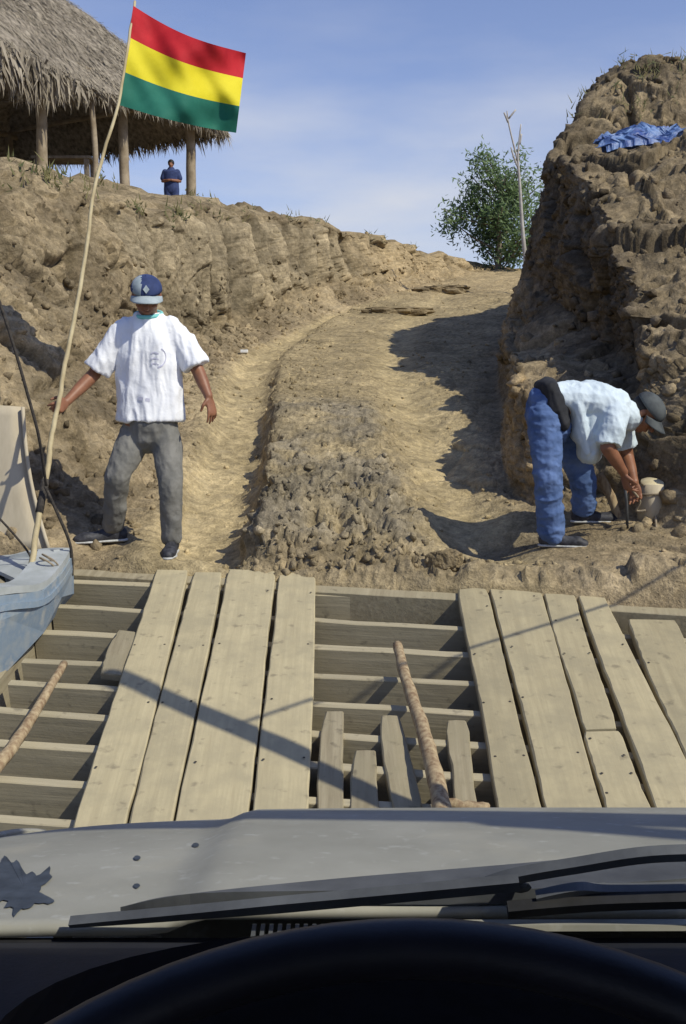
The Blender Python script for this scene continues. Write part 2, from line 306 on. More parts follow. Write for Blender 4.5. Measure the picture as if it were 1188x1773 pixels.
# ------------------------------------------------------------------ TERRAIN: one lofted sheet
# each station: y : 13 (x, z) points from far left plateau to far right
#      far-left   plateau-in   crest        cliff-foot   mid-verge    road-L       road-C       road-R/wall  lip          bench        ridge        inner        far-right
ST = {
 2.2: [(-40,-1.6),(-9,-1.5),(-5.5,-1.5),(-4,-1.5),(-2.6,-1.5),(-1.4,-1.6),(0.0,-1.7),(1.2,-1.7),(2.2,-1.6),(3.0,-1.3),(4.6,-.9),(7,-.6),(40,-.6)],
 4.4: [(-40,0.5),(-9,0.2),(-6.2,-.2),(-5,-.7),(-3.2,-1.1),(-1.4,-1.4),(0.0,-1.5),(1.2,-1.4),(2.2,-1.2),(3.0,-.5),(4.4,0.5),(7,1.3),(40,1.3)],
 5.25: [(-40,2.4),(-8,2.2),(-5.2,1.5),(-3.8,.7),(-2.6,-.45),(-1.6,-1.15),(0.0,-1.25),(1.3,-1.2),(2.3,-1.0),(2.9,.05),(3.8,1.0),(6,1.6),(40,1.6)],
 5.47: [(-40,3.0),(-8,2.7),(-4.8,2.3),(-3.4,1.2),(-2.1,0.22),(-1.45,-0.009999999999999998),(0.0,-0.11),(1.3,-0.09),(2.3,-0.06999999999999999),(2.75,0.25),(3.5,1.15),(5.5,1.7),(40,1.8)],
 5.62: [(-40,3.1),(-8,2.8),(-4.7,2.4),(-3.3,1.25),(-2.05,.28),(-1.45,.04),(0.0,.0),(1.3,.0),(2.25,.04),(2.7,.3),(3.4,1.15),(5.4,1.7),(40,1.9)],
 6.0: [(-40,3.2),(-8,3.0),(-4.4,2.7),(-3.0,1.45),(-1.95,.42),(-1.45,.12),(0.02,.06),(1.3,.06),(2.1,.10),(2.5,.45),(3.1,1.2),(5,1.8),(40,2.2)],
 6.6: [(-40,3.4),(-8,3.2),(-4.1,3.0),(-2.75,1.65),(-1.95,.70),(-1.4,.22),(0.0,.16),(1.35,.16),(1.68,.28),(1.9,.75),(2.35,1.1),(4.5,1.9),(40,2.5)],
 7.1: [(-40,3.5),(-8,3.3),(-3.9,3.05),(-2.65,1.75),(-1.95,0.85),(-1.38,0.32),(-0.02,0.26),(1.22,0.24),(1.28,0.95),(2.02,1.0),(2.02,1.28),(4.3,1.95),(40,2.8)],
 8.0: [(-40,3.7),(-8,3.3),(-3.5,3.0),(-2.5,1.7),(-1.95,1.0),(-1.4,0.5),(-0.05,0.42),(1.28,0.42),(1.38,1.08),(2.3,1.16),(2.2,1.85),(4.3,2.2),(40,3.2)],
 9.5: [(-40,4.0),(-8,3.5),(-3.4,3.05),(-2.4,1.65),(-1.95,1.12),(-1.55,0.8),(-0.12,0.74),(1.5,0.76),(1.6,1.22),(2.42,1.42),(2.34,2.5),(4.4,2.7),(40,4.0)],
 10.6: [(-40,4.2),(-8,3.7),(-3.15,3.1),(-2.25,1.55),(-1.9,1.2),(-1.6,0.98),(-0.15,0.92),(1.62,0.94),(1.72,1.42),(2.38,1.75),(2.36,3.12),(4.5,3.3),(40,4.6)],
 11.6: [(-40,4.4),(-8,3.9),(-2.75,3.1),(-2.22,1.55),(-1.85,1.3),(-1.55,1.12),(-0.2,1.07),(1.78,1.1),(1.9,1.6),(2.26,2.1),(2.4,3.52),(4.6,3.7),(40,5.0)],
 12.7: [(-40,4.6),(-8,4.1),(-2.4,3.15),(-2.12,1.5),(-1.75,1.37),(-1.5,1.24),(-0.25,1.22),(2.0,1.25),(2.1,1.8),(2.28,2.5),(2.5,3.7),(4.8,3.8),(40,5.3)],
 13.4: [(-40,4.7),(-8,4.25),(-2.2,3.25),(-1.98,1.60),(-1.65,1.46),(-1.45,1.35),(-.2,1.33),(2.15,1.36),(2.25,2.0),(2.6,3.2),(3.1,4.4),(4.6,4.95),(40,5.6)],
 14.3: [(-40,4.8),(-8,4.45),(-2.05,3.40),(-1.82,1.72),(-1.5,1.60),(-1.3,1.48),(-.1,1.47),(2.35,1.50),(2.5,2.2),(2.95,3.6),(3.55,5.1),(5,5.5),(40,6)],
 16: [(-40,5.0),(-8,4.75),(-1.82,3.62),(-1.45,2.0),(-1.1,1.86),(-.85,1.75),(.1,1.73),(2.75,1.75),(2.9,2.4),(3.3,3.5),(4.2,5.2),(6,5.6),(40,6)],
 18: [(-40,5.1),(-8,4.95),(-1.25,3.85),(-1.0,2.35),(-.75,2.2),(-.5,2.07),(.5,2.06),(3.3,2.08),(3.5,2.7),(3.9,3.6),(5.2,4.9),(7,5.4),(40,6)],
 20: [(-40,5.2),(-8,5.1),(-.65,4.02),(-.35,2.8),(-.1,2.55),(.2,2.40),(1.0,2.39),(4.0,2.42),(4.2,3.0),(4.6,3.6),(6,4.8),(8,5.3),(40,6)],
 23.5:[(-40,5.2),(-8,5.15),(.6,4.15),(.9,3.35),(1.2,3.15),(1.5,3.0),(2.2,3.0),(5.4,3.0),(5.7,3.4),(6.2,3.9),(7.5,4.7),(9.5,5.1),(40,6)],
 27: [(-40,5.2),(-6,5.0),(2.4,4.20),(2.6,3.8),(2.8,3.65),(3.0,3.58),(3.7,3.58),(7,3.6),(7.4,3.9),(8,4.2),(9.5,4.8),(12,5.1),(40,6)],
 31: [(-40,5.1),(-4,4.9),(4.4,4.38),(4.6,4.3),(4.8,4.27),(5.0,4.25),(5.7,4.25),(9,4.3),(9.5,4.4),(10,4.5),(12,4.8),(15,5.0),(40,6)],
 36: [(-40,4.9),(-2,4.7),(6.5,4.4),(6.9,4.3),(7.1,4.28),(7.3,4.25),(8.5,4.25),(12,4.3),(12.5,4.4),(13,4.5),(15,4.7),(18,4.9),(40,6)],
}
ys = np.array(sorted(ST)); P_ = np.array([ST[y] for y in ys])            # (ns,13,2)
seg_n = [14, 40, 105, 46, 46, 110, 110, 56, 30, 90, 90, 30]
rows = [2.2, 2.8, 3.4, 3.9, 4.3]
y = 4.6
while y < 34: rows.append(y); y += (0.05 if y < 5.15 else 0.008 if y < 5.5 else 0.024 if y < 8 else 0.028 if y < 14.6 else 0.0048 * y)
rows += [36]
rows = np.array(rows)
ctrl = np.stack([np.stack([np.interp(rows, ys, P_[:, j, c]) for j in range(13)], 1) for c in (0, 1)], 2)   # rows,13,2
# soften the polyline stations along y
ker = np.array([1, 2, 3, 4, 3, 2, 1.0]); ker /= ker.sum()
for _ in range(2):
    pad = np.concatenate([ctrl[:1]] * 3 + [ctrl] + [ctrl[-1:]] * 3, 0)
    ctrl = sum(ker[k] * pad[k:k + len(ctrl)] for k in range(7))
#            plat  plat crest cliff verge edge  road  road wall lip  ridge inner far
rgh_pt = np.array([.15, .12, .14, .14, .10, .035, .015, .035, .09, .15, .20, .20, .3])
cols_x, cols_z, cols_r, cols_s = [], [], [], []
for j, n in enumerate(seg_n):
    t = np.linspace(0, 1, n, endpoint=(j == 11))
    cols_x.append(ctrl[:, j, 0][:, None] * (1 - t) + ctrl[:, j + 1, 0][:, None] * t)
    cols_z.append(ctrl[:, j, 1][:, None] * (1 - t) + ctrl[:, j + 1, 1][:, None] * t)
    cols_r.append(np.tile(rgh_pt[j] * (1 - t) + rgh_pt[j + 1] * t, (len(rows), 1)))
    cols_s.append(np.tile(j + t, (len(rows), 1)))
X = np.concatenate(cols_x, 1); Z = np.concatenate(cols_z, 1); RG = np.concatenate(cols_r, 1); SG = np.concatenate(cols_s, 1)
Y = np.tile(rows[:, None], (1, X.shape[1]))
nr, nc = X.shape
# the waterline follows the skewed end of the ferry
nearf = 1 - sstep(5.6, 7.2, Y)
Y = Y + (0.10 - 0.150 * np.clip(X + 1.5, -1, 4.0)) * nearf
def grid_normals(X, Y, Z):
    gx = [np.gradient(a, axis=1) for a in (X, Y, Z)]; gy = [np.gradient(a, axis=0) for a in (X, Y, Z)]
    n = np.stack([gx[1] * gy[2] - gx[2] * gy[1], gx[2] * gy[0] - gx[0] * gy[2], gx[0] * gy[1] - gx[1] * gy[0]], -1)
    return n / (np.linalg.norm(n, axis=-1, keepdims=True) + 1e-12)
def smooth_cols(A, k=2):
    for _ in range(k):
        B = A.copy(); B[:, 1:-1] = (A[:, :-2] + 2 * A[:, 1:-1] + A[:, 2:]) / 4; A = B
    return A
X, Z = smooth_cols(X, 6), smooth_cols(Z, 6)
xc = np.interp(Y, [5.5, 8, 9.5, 13, 17, 21, 25, 29, 33], [.03, -.05, -.12, -.25, .25, 1.05, 2.4, 4.1, 6])
dxr = X - xc
onroad = sstep(5.0, 5.25, SG) * (1 - sstep(6.75, 7.0, SG))
fade = sstep(5.45, 5.8, Y) * (1 - sstep(20, 30, Y))
wob = 0.05 * pn(np.stack([Y * 1.3, Y * 0 + 3, Y * 0], -1).reshape(-1, 3)).reshape(X.shape) * 2
dl, dr_ = dxr + 0.86 + wob, dxr - 0.86 + wob
rutw = 1 - sstep(9, 16, Y) * 0.5
Z = Z - onroad * fade * rutw * (0.15 * np.exp(-(dl / 0.27) ** 4) + 0.09 * np.exp(-(dr_ / 0.25) ** 2))
near = 1 - sstep(8.8, 10.2, Y)
flat = np.stack([X, Y, Z], -1).reshape(-1, 3)
e1 = 0.07 * fbm(flat * [3, 3, 0] + 5, 3).reshape(X.shape)
mound = sstep(-0.62, -0.50, dxr + e1) * (1 - sstep(0.25, 0.62, dxr + e1)) * onroad
Z = Z + mound * (0.13 * near + 0.03) * fade
# clods where the ramp meets the deck and a hollow where the crouching man's shadow lies
berm = np.exp(-((Y - 5.72 + 0.15 * (X + 1.5)) / 0.16) ** 2) * sstep(-0.75, -0.4, X) * (1 - sstep(2.3, 2.9, X))
Z = Z + 0.05 * berm + 0.10 * np.exp(-((X + 1.0) / .32) ** 4 - ((Y - 5.66) / .16) ** 4)
Z = Z - 0.09 * np.exp(-((X - 0.98) / 0.36) ** 4 - ((Y - 6.12) / 0.18) ** 2)
NRM = grid_normals(X, Y, Z)
flat = np.stack([X, Y, Z], -1).reshape(-1, 3)
steep = (1 - np.clip(NRM[..., 2], 0, 1)).reshape(-1)
rg = RG.reshape(-1)
far = np.clip(flat[:, 1] / 12, 0.7, 2.0)
f1, f2, idn = worley(flat * 2.4 + fbm(flat * 2, 2)[:, None] * 0.5)
g1, g2, idn2 = worley(flat * [7, 7, 8] + 3.3)
h1, h2, idn3 = worley(flat * [18, 16, 19] + 8.1)
wp = flat + 0.22 * np.stack([pn(flat * 1.1 + 40), pn(flat * 1.1 + 60), pn(flat * 1.1 + 80)], 1)
k_ = rg / 0.15
wf = flat + 0.10 * np.stack([pn(flat * 2.3 + 40), pn(flat * 2.3 + 60), pn(flat * 2.3 + 80)], 1)
fa, ia, ea = facets(wf * [1.0, 1.0, 1.25] + 4, 0.75, 0.55)
fb, ib, eb = facets(wf * [2.5, 2.5, 3.2] + 14, 0.8, 0.5)
fc, ic, ec = facets(flat * [6, 6, 7] + 24, 0.8, 0.5)
nearm = np.clip(1.5 - flat[:, 1] / 14, 0.25, 1)
d = k_ * (0.16 * pn(wp * .55 + 3) + 0.07 * pn(wp * [1.2, 1.2, 1.3] + 8))
lft = 1 - sstep(3.5, 5.2, SG.reshape(-1))
d += k_ * ((0.125 + 0.06 * lft) * fa + (0.060 + 0.02 * lft) * fb + 0.026 * fc * nearm - 0.10 * np.exp(-(ea / .05) ** 2) * (pn(flat * 1.1 + 7) > -.1) + 0.030 * fbm(wp * [3.4, 3.4, 6], 4, .5))
d += k_ * 0.010 * fbm(flat * 15, 3, .55) * nearm
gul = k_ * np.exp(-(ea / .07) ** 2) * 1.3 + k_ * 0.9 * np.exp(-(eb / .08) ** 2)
# excavator tooth grooves on the left cut face
lc = (sstep(2.02, 2.2, SG) * (1 - sstep(2.85, 3.0, SG)) * sstep(11.3, 12.0, Y) * (1 - sstep(21, 24, Y))).reshape(-1)
sgv = flat[:, 1] * 1.25 + 0.25 * pn(flat * .8)
groove = pn(np.stack([sgv, flat[:, 2] * 0.35, sgv * 0], 1)) + 0.6 * pn(np.stack([sgv * 2.3, flat[:, 2] * 0.4, sgv * 0 + 4], 1)) + 0.3 * pn(np.stack([sgv * 5.3, flat[:, 2] * 0.6, sgv * 0 + 4], 1))
d = d * (1 - 0.55 * lc) + lc * 0.27 * groove
# small crumbs everywhere except the packed tracks
track = (np.exp(-(dl / 0.30) ** 4) + np.exp(-(dr_ / 0.30) ** 4)).reshape(-1) * onroad.reshape(-1)
crumb = (1 - 0.85 * np.clip(track, 0, 1))
ss = (mound * near * fade).reshape(-1); bm_ = berm.reshape(-1)
d += crumb * (0.010 + 0.010 * steep) * (0.8 * idn3 + 1.3 * fbm(flat * 26, 3, .6) - 0.4) * np.clip(1.6 - flat[:, 1] / 12, 0.3, 1)
low = 1 - sstep(6.2, 8.2, flat[:, 1])      # rougher clods toward the water
d += ss * (0.018 + 0.045 * low) * (1.1 * fc + 0.9 * fbm(wp * [6, 11, 7], 4, .6) - .1) + ss * 0.055 * (0.4 + 0.6 * low) * fb + ss * 0.03 * low * (ridged(wp * [3.5, 5, 4], 2) - 0.8)
d += bm_ * (0.06 * fb + 0.05 * fc + 0.02 * fbm(wp * 8, 4, .6))
d += 0.012 * fbm(flat * [3, 3, 3], 3) * far
shelter = np.exp(-(((flat[:, 0] - 1.55) / 0.75) ** 4 + ((flat[:, 1] - 6.0) / 0.5) ** 4))
d *= (1 - 0.8 * shelter)
d *= 0.15 + 0.85 * sstep(0.0, 0.10, (Y - (5.57 - 0.150 * np.clip(X + 1.5, -1, 4.0))).reshape(-1))
shelf = sstep(2.9, 3.2, flat[:, 0]) * np.exp(-((flat[:, 1] - 12.15) / 0.62) ** 4); d *= (1 - 0.8 * shelf)
feet = np.exp(-(((flat[:, 0] + 1.25) / 0.40) ** 4 + ((flat[:, 1] - 5.8) / 0.35) ** 4)); d *= (1 - 0.75 * feet)
V = flat + NRM.reshape(-1, 3) * d[:, None]
V[:, 2] += 0
# soil colour: pale packed tracks, grey moist mound, ochre bank, browner right bank, shade painted on its wall
def c(*a): return np.array(a)
colr = np.tile(c(0.315, 0.245, 0.148), (len(V), 1)) * (1 + 0.35 * fbm(flat * 0.7 + 2, 3))[:, None]
def blend(mask, colour):
    global colr; mk = np.clip(mask, 0, 1)[:, None]; colr = colr * (1 - mk) + np.array(colour) * mk
rr = onroad.reshape(-1)
blend(rr * 0.85, (0.355, 0.28, 0.158))
blend(track * 0.8, (0.43, 0.34, 0.19))
n_a = fbm(flat * 1.5 + 9, 3)
blend(ss * (0.55 + 0.8 * n_a), (0.225, 0.19, 0.13))
blend(ss * sstep(0.0, 0.3, fbm(flat * 2.1 + 30, 3)) * 0.8 , (0.26, 0.22, 0.155))
blend(bm_ * 0.7, (0.24, 0.19, 0.12))
shx = SG.reshape(-1)
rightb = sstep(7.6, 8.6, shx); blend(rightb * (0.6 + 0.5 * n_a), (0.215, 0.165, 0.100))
lb = (shx < 4.8) * (1 - lc); blend(lb * (0.25 + 0.5 * fbm(flat * 0.9 + 50, 3)), (0.27, 0.215, 0.135))
blend((shx < 5.0) * sstep(0.02, 0.35, fbm(flat * [.8, .8, 1.4] + 130, 4)) * 0.75, (0.195, 0.150, 0.092))
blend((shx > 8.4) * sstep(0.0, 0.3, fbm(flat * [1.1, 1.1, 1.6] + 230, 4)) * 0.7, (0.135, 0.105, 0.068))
blend(lc * 0.6, (0.27, 0.225, 0.15))
blend(sstep(8.6, 9.1, shx) * (1 - sstep(9.95, 10.1, shx)) * (flat[:, 1] > 7.2) * 0.75, (0.125, 0.100, 0.070))  # left-facing wall darkened in colour to deepen its shade, moist clay tone too
blend((shx > 7.0) * (shx < 8.1) * (flat[:, 1] < 8.5) * (flat[:, 1] > 6.75) * 0.6, (0.30, 0.215, 0.115))
farm = sstep(19, 25, flat[:, 1]); blend(farm * 0.6, (0.40, 0.30, 0.165))
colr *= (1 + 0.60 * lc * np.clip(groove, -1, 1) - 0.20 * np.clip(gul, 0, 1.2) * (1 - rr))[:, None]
man_shadow = np.exp(-((flat[:, 0] - 0.98) / 0.36) ** 4 - ((flat[:, 1] - 6.12) / 0.17) ** 2); blend(man_shadow * 0.7, (0.16, 0.135, 0.10))  # bending man's cast shadow painted as dark soil in the hollow
blend(sstep(0.0, -0.35, flat[:, 2]) * 0.7, (0.13, 0.10, 0.065))
# crumb-to-crumb variation of the soil itself
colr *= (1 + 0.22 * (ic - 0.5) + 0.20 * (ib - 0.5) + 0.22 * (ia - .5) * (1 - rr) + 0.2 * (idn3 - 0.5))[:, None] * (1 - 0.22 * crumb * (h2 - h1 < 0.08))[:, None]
me = bpy.data.meshes.new('ground')
idx = np.arange(nr * nc).reshape(nr, nc)
q = np.stack([idx[:-1, :-1], idx[:-1, 1:], idx[1:, 1:], idx[1:, :-1]], -1).reshape(-1, 4)
me.vertices.add(len(V)); me.vertices.foreach_set('co', V.astype(np.float32).ravel())
me.loops.add(q.size); me.loops.foreach_set('vertex_index', q.ravel().astype(np.int32))
me.polygons.add(len(q)); me.polygons.foreach_set('loop_start', np.arange(0, q.size, 4, dtype=np.int32)); me.polygons.foreach_set('loop_total', np.full(len(q), 4, dtype=np.int32))
me.update(calc_edges=True)
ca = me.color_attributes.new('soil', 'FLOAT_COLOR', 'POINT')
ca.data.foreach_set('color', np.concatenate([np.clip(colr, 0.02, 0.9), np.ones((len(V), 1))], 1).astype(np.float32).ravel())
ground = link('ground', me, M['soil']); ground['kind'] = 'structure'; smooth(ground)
# far terrain sheet reaching the horizon, behind and to the sides, joined a little under the lofted bank
fv, ff = [], []
R0 = [(-39.5, 2.3, 2.0), (-39.5, 36, 4.7), (39.5, 36, 5.7), (39.5, 2.3, 0.6)]
out = [(-3000, 2.3, 2.0), (-3000, 3000, 4), (3000, 3000, 4), (3000, 2.3, 0.6)]
fv = [(-39.5, 2.25, -1.7), (-39.5, 35.9, 3.9), (39.5, 35.9, 3.9), (39.5, 2.25, -.7), (-3000, 2.25, -1.7), (-3000, 3000, 3.5), (3000, 3000, 3.5), (3000, 2.25, -.7)]
o = from_py('terrain', fv, [(0, 4, 5, 1), (1, 5, 6, 2), (2, 6, 7, 3)], M['post']); o['kind'] = 'structure'
o.data.materials.clear(); o.data.materials.append(mat('far_soil', (0.2, 0.17, 0.09), (0.3, 0.23, 0.13), 0.2, 0.95, 0))
o = from_py('river_water', [(-3000, -3000, -1.02), (3000, -3000, -1.02), (3000, 6.5, -1.02), (-3000, 6.5, -1.02)], [(0, 1, 2, 3)], M['water']); o['kind'] = 'structure'

BVH = BVHTree.FromPolygons([tuple(v) for v in V], [tuple(a) for a in q[:, :]], epsilon=0.0)
def gz(x, y, top=12.0):
    h = BVH.ray_cast(Vector((x, y, top)), Vector((0, 0, -1)))
    return h[0].z if h[0] is not None else 0.0
def gpix(px, py):
    h = BVH.ray_cast(Vector((0, 0, CAM_Z)), ray(px, py).normalized())
    return h

# ---- loose soil: clods and stones as one uncountable mass
def ico():
    b = bmesh.new(); bmesh.ops.create_icosphere(b, subdivisions=1, radius=1.0)
    v = np.array([p.co[:] for p in b.verts]); f = np.array([[q.index for q in p.verts] for p in b.faces]); b.free(); return v, f
IV, IF = ico()
def clods(name, idxs, smin, smax, m, sink=0.3, power=2.5):
    vs, fs, cs = [], [], []
    for n, i in enumerate(idxs):
        s = smin + (smax - smin) * RNG.rand() ** power
        a = RNG.normal(size=(3, 3)); qq, _ = np.linalg.qr(a)
        v = np.sign(IV) * np.abs(IV) ** 0.75 * (1 + 0.34 * RNG.normal(size=(len(IV), 1)).clip(-1.2, 1.2)); v = v * (s * np.array([1, 0.6 + 0.5 * RNG.rand(), 0.45 + 0.4 * RNG.rand()])) @ qq
        v = v + V[i] + NRM.reshape(-1, 3)[i] * s * (0.45 - sink); vs.append(v); fs.append(IF + n * len(IV))
        cs.append(np.tile(colr[i] * (0.75 + 0.55 * RNG.rand()), (len(IV), 1)))
    vs, fs, cs = np.concatenate(vs), np.concatenate(fs), np.concatenate(cs)
    me = bpy.data.meshes.new(name); me.vertices.add(len(vs)); me.vertices.foreach_set('co', vs.astype(np.float32).ravel())
    me.loops.add(fs.size); me.loops.foreach_set('vertex_index', fs.ravel().astype(np.int32)); me.polygons.add(len(fs))
    me.polygons.foreach_set('loop_start', np.arange(0, fs.size, 3, dtype=np.int32)); me.polygons.foreach_set('loop_total', np.full(len(fs), 3, dtype=np.int32)); me.update(calc_edges=True)
    a = me.color_attributes.new('soil', 'FLOAT_COLOR', 'POINT'); a.data.foreach_set('color', np.concatenate([cs.clip(0, 1), np.ones((len(cs), 1))], 1).astype(np.float32).ravel())
    return link(name, me, m)
fy, fx = flat[:, 1], flat[:, 0]
area_w = np.clip(fy, 4, 30) ** 0.0
def pick(mask, n):
    w = mask * (fy > 5.45) * (fy < 26); w = w / w.sum(); return RNG.choice(len(V), n, replace=False, p=w)
o = clods('bank_rubble', pick(((shx > 2.6) & (shx < 5.1)) * 1.0 + 0.25 * ((shx > 1.9) & (shx < 2.6)), 5200), 0.005, 0.060, M['soil'], sink=0.5, power=5)
tag(o, 'loose clods and crumbs of dry earth littering the left bank', 'rubble', kind='stuff')
o = clods('bank_crumbs', pick(((shx > 7.4) & (shx < 10.9)) * 1.0, 4600), 0.005, 0.075, M['soil'], sink=0.5, power=5)
tag(o, 'lumps and crumbs of broken earth on the right bank slope', 'rubble', kind='stuff')
o = clods('mud_clods', pick(np.clip(ss * low * 0.7 + bm_ * 1.8, 0, 2) ** 1.5, 480), 0.006, 0.036, M['soil'], sink=0.5, power=2.5)
tag(o, 'churned grey brown mud clods at the foot of the ramp', 'mud', kind='stuff')
o = clods('road_crumbs', pick(rr * (1 - 0.8 * np.clip(track, 0, 1)), 1500), 0.004, 0.028, M['soil'], power=3)
tag(o, 'small crumbs of dry earth scattered over the road', 'rubble', kind='stuff')

# ------------------------------------------------------------------ generic builders
def tube(name, pts, rad, m, parent=None, seg=10, wob=0.0, sm=True, closed=False):
    pts = [Vector(p) for p in pts]
    if isinstance(rad, (int, float)): rad = [rad] * len(pts)
    vs, fs = [], []; n = len(pts); ref = None
    for i, p in enumerate(pts):
        a = pts[i - 1] if (i or closed) else p; b = pts[(i + 1) % n] if (i < n - 1 or closed) else p
        t = (b - a).normalized()
        if ref is None: ref = t.orthogonal().normalized()
        ref = (ref - t * ref.dot(t)).normalized(); s = t.cross(ref)
        for k in range(seg):
            an = 2 * math.pi * k / seg; r = rad[i] * (1 + wob * math.sin(k * 2.1 + i * 1.7 + (k % 3)))
            vs.append(p + (ref * math.cos(an) + s * math.sin(an)) * r)
    m_ = n if closed else n - 1
    for i in range(m_):
        for k in range(seg):
            fs.append((i * seg + k, i * seg + (k + 1) % seg, ((i + 1) % n) * seg + (k + 1) % seg, ((i + 1) % n) * seg + k))
    if not closed: fs.append(tuple(range(seg))[::-1]); fs.append(tuple((n - 1) * seg + k for k in range(seg)))
    return from_py(name, vs, fs, m, parent, sm)
def spline(pts, n, jit=0.0):
    pts = [Vector(p) for p in pts]; out = []
    for i in range(len(pts) - 1):
        p0 = pts[max(i - 1, 0)]; p1 = pts[i]; p2 = pts[i + 1]; p3 = pts[min(i + 2, len(pts) - 1)]
        for k in range(n):
            t = k / n
            out.append(0.5 * ((2 * p1) + (p2 - p0) * t + (2 * p0 - 5 * p1 + 4 * p2 - p3) * t * t + (3 * p1 - p0 - 3 * p2 + p3) * t ** 3))
    out.append(pts[-1])
    if jit: out = [p + Vector(RNG.normal(size=3) * jit) for p in out]
    return out
def frame_obj(o, origin, xa, ya, za):
    m = Matrix((xa, ya, za)).transposed().to_4x4(); m.translation = origin; o.matrix_basis = m
def plank(name, quad, th, parent, m, seed=0, n=26, jit=0.004, up=DN, lift=0.0):
    """quad = far-left, far-right, near-right, near-left points of the top face"""
    rs = np.random.RandomState(seed); a, b, c_, d_ = [Vector(p) for p in quad]
    cen = (a + b + c_ + d_) / 4; ya = ((a + b) / 2 - (c_ + d_) / 2).normalized(); za = (up - ya * up.dot(ya)).normalized(); xa = ya.cross(za)
    def loc(p): q_ = p - cen; return q_.dot(xa), q_.dot(ya)
    (ax, ay), (bx, by), (cx, cy), (dx, dy) = map(loc, (a, b, c_, d_))
    vs, fs = [], []; ph = rs.rand() * 50; ch = 0.005
    for i in range(n + 1):
        t = i / n
        jl = jit * (2 * math.sin(ph + t * 7) + rs.normal() * 0.45); jr = jit * (2 * math.sin(ph * 2 + t * 6) + rs.normal() * 0.45)
        zt = 0.003 * math.sin(ph + t * 9)
        xl, yl = dx + (ax - dx) * t + jl, dy + (ay - dy) * t; xr, yr = cx + (bx - cx) * t + jr, cy + (by - cy) * t
        e = 0.0
        if i in (0, n): xl += 0.006; xr -= 0.006
        k = ch * (0.6 + rs.rand())
        vs += [(xl, yl, -th), (xl, yl, zt - k), (xl + k, yl, zt), ((xl + xr) / 2, (yl + yr) / 2 + rs.normal() * 0.002 * (i in (0, n)), zt + 0.001), (xr - k, yr, zt), (xr, yr, zt - k), (xr, yr, -th)]
    for i in range(n):
        for k in range(7):
            p, q_ = i * 7 + k, i * 7 + (k + 1) % 7
            fs.append((p, p + 7, q_ + 7, q_))
    fs.append(tuple(range(7))); fs.append(tuple(n * 7 + k for k in range(7))[::-1])
    o = from_py(name, vs, fs, m); frame_obj(o, cen + up * lift, xa, ya, za)
    if parent is not None:
        mw = o.matrix_basis.copy(); o.parent = parent; o.matrix_parent_inverse = Matrix.Translation(-Vector(parent.location)); o.matrix_basis = mw
    return o
def beam(name, p0, p1, w, h, m, parent, up=DN, seed=0, n=16, jit=0.002):
    """top face centre runs p0->p1; local X is the length"""
    rs = np.random.RandomState(seed + 900); p0, p1 = Vector(p0), Vector(p1); xa = (p1 - p0).normalized(); za = (up - xa * up.dot(xa)).normalized(); ya = za.cross(xa)
    L = (p1 - p0).length; cen = (p0 + p1) / 2; vs, fs = [], []
    ph = rs.rand() * 9; k = 0.004
    for i in range(n + 1):
        x = -L / 2 + L * i / n; a = jit * 2 * math.sin(ph + i * 0.6) + rs.normal() * jit * 0.5; b = rs.normal() * jit * 0.6 + jit * math.sin(ph * 3 + i)
        vs += [(x, -w / 2 + a, -h), (x, -w / 2 + a, b - k), (x, -w / 2 + k + a, b), (x, w / 2 - k + a, b), (x, w / 2 + a, b - k), (x, w / 2 + a, -h)]
    for i in range(n):
        for j in range(6):
            p, q_ = i * 6 + j, i * 6 + (j + 1) % 6; fs.append((p, q_, q_ + 6, p + 6))
    fs.append(tuple(range(6))[::-1]); fs.append(tuple(n * 6 + j for j in range(6)))
    o = from_py(name, vs, fs, m); frame_obj(o, cen, xa, ya, za)
    if parent is not None:
        mw = o.matrix_basis.copy(); o.parent = parent; o.matrix_parent_inverse = Matrix.Translation(-Vector(parent.location)); o.matrix_basis = mw
    return o
def box(name, lo, hi, m, parent=None, bev=0.0, rot=None, seg=2):
    b = bmesh.new(); bmesh.ops.create_cube(b, size=1.0); lo, hi = Vector(lo), Vector(hi); s = hi - lo; cen = (hi + lo) / 2
    for v in b.verts: v.co = Vector((v.co.x * s.x, v.co.y * s.y, v.co.z * s.z))
    if bev: bmesh.ops.bevel(b, geom=list(b.edges), offset=bev, segments=seg, affect='EDGES', profile=0.7)
    for v in b.verts:
        if rot is not None: v.co = rot @ v.co
        v.co += cen
    o = from_bm(name, b, m, None, False)
    if parent is not None: put(o, parent)
    return o

# ------------------------------------------------------------------ FERRY
ferry = empty('ferry', (0.3, 3.0, -0.55), 'plank decked wooden river ferry with loose loading ramp boards over bare joists', 'ferry')
TH = 0.04
planks = [
 ((270, 984), (328, 984), (213, 1446), (120, 1450)),
 ((334, 990), (386, 990), (297, 1436), (218, 1442)),
 ((395, 985), (479, 988), (425, 1432), (301, 1438)),
 ((483, 990), (548, 992), (533, 1424), (436, 1430)),
 ((793, 1021), (842, 1018), (942, 1410), (866, 1412)),
 ((846, 1004), (929, 999), (1048, 1410), (948, 1410)),
 ((933, 998), (985, 998), (1068, 1262), (1010, 1264)),
 ((1011, 1267), (1074, 1266), (1133, 1410), (1051, 1410)),
 ((990, 998), (1031, 998), (1234, 1410), (1138, 1410)),
 ((1085, 1072), (1170, 1074), (1290, 1330), (1196, 1335)),
]
for i, qd in enumerate(planks):
    q4 = [D(*p) for p in qd]
    # lengthen the long ones toward the car, under the bonnet
    if i not in (6, 9):
        for a, b in ((0, 3), (1, 2)): q4[b] = q4[b] + (q4[b] - q4[a]).normalized() * 0.35
    plank('plank', q4, TH, ferry, M['plank'], seed=i, jit=0.0022)
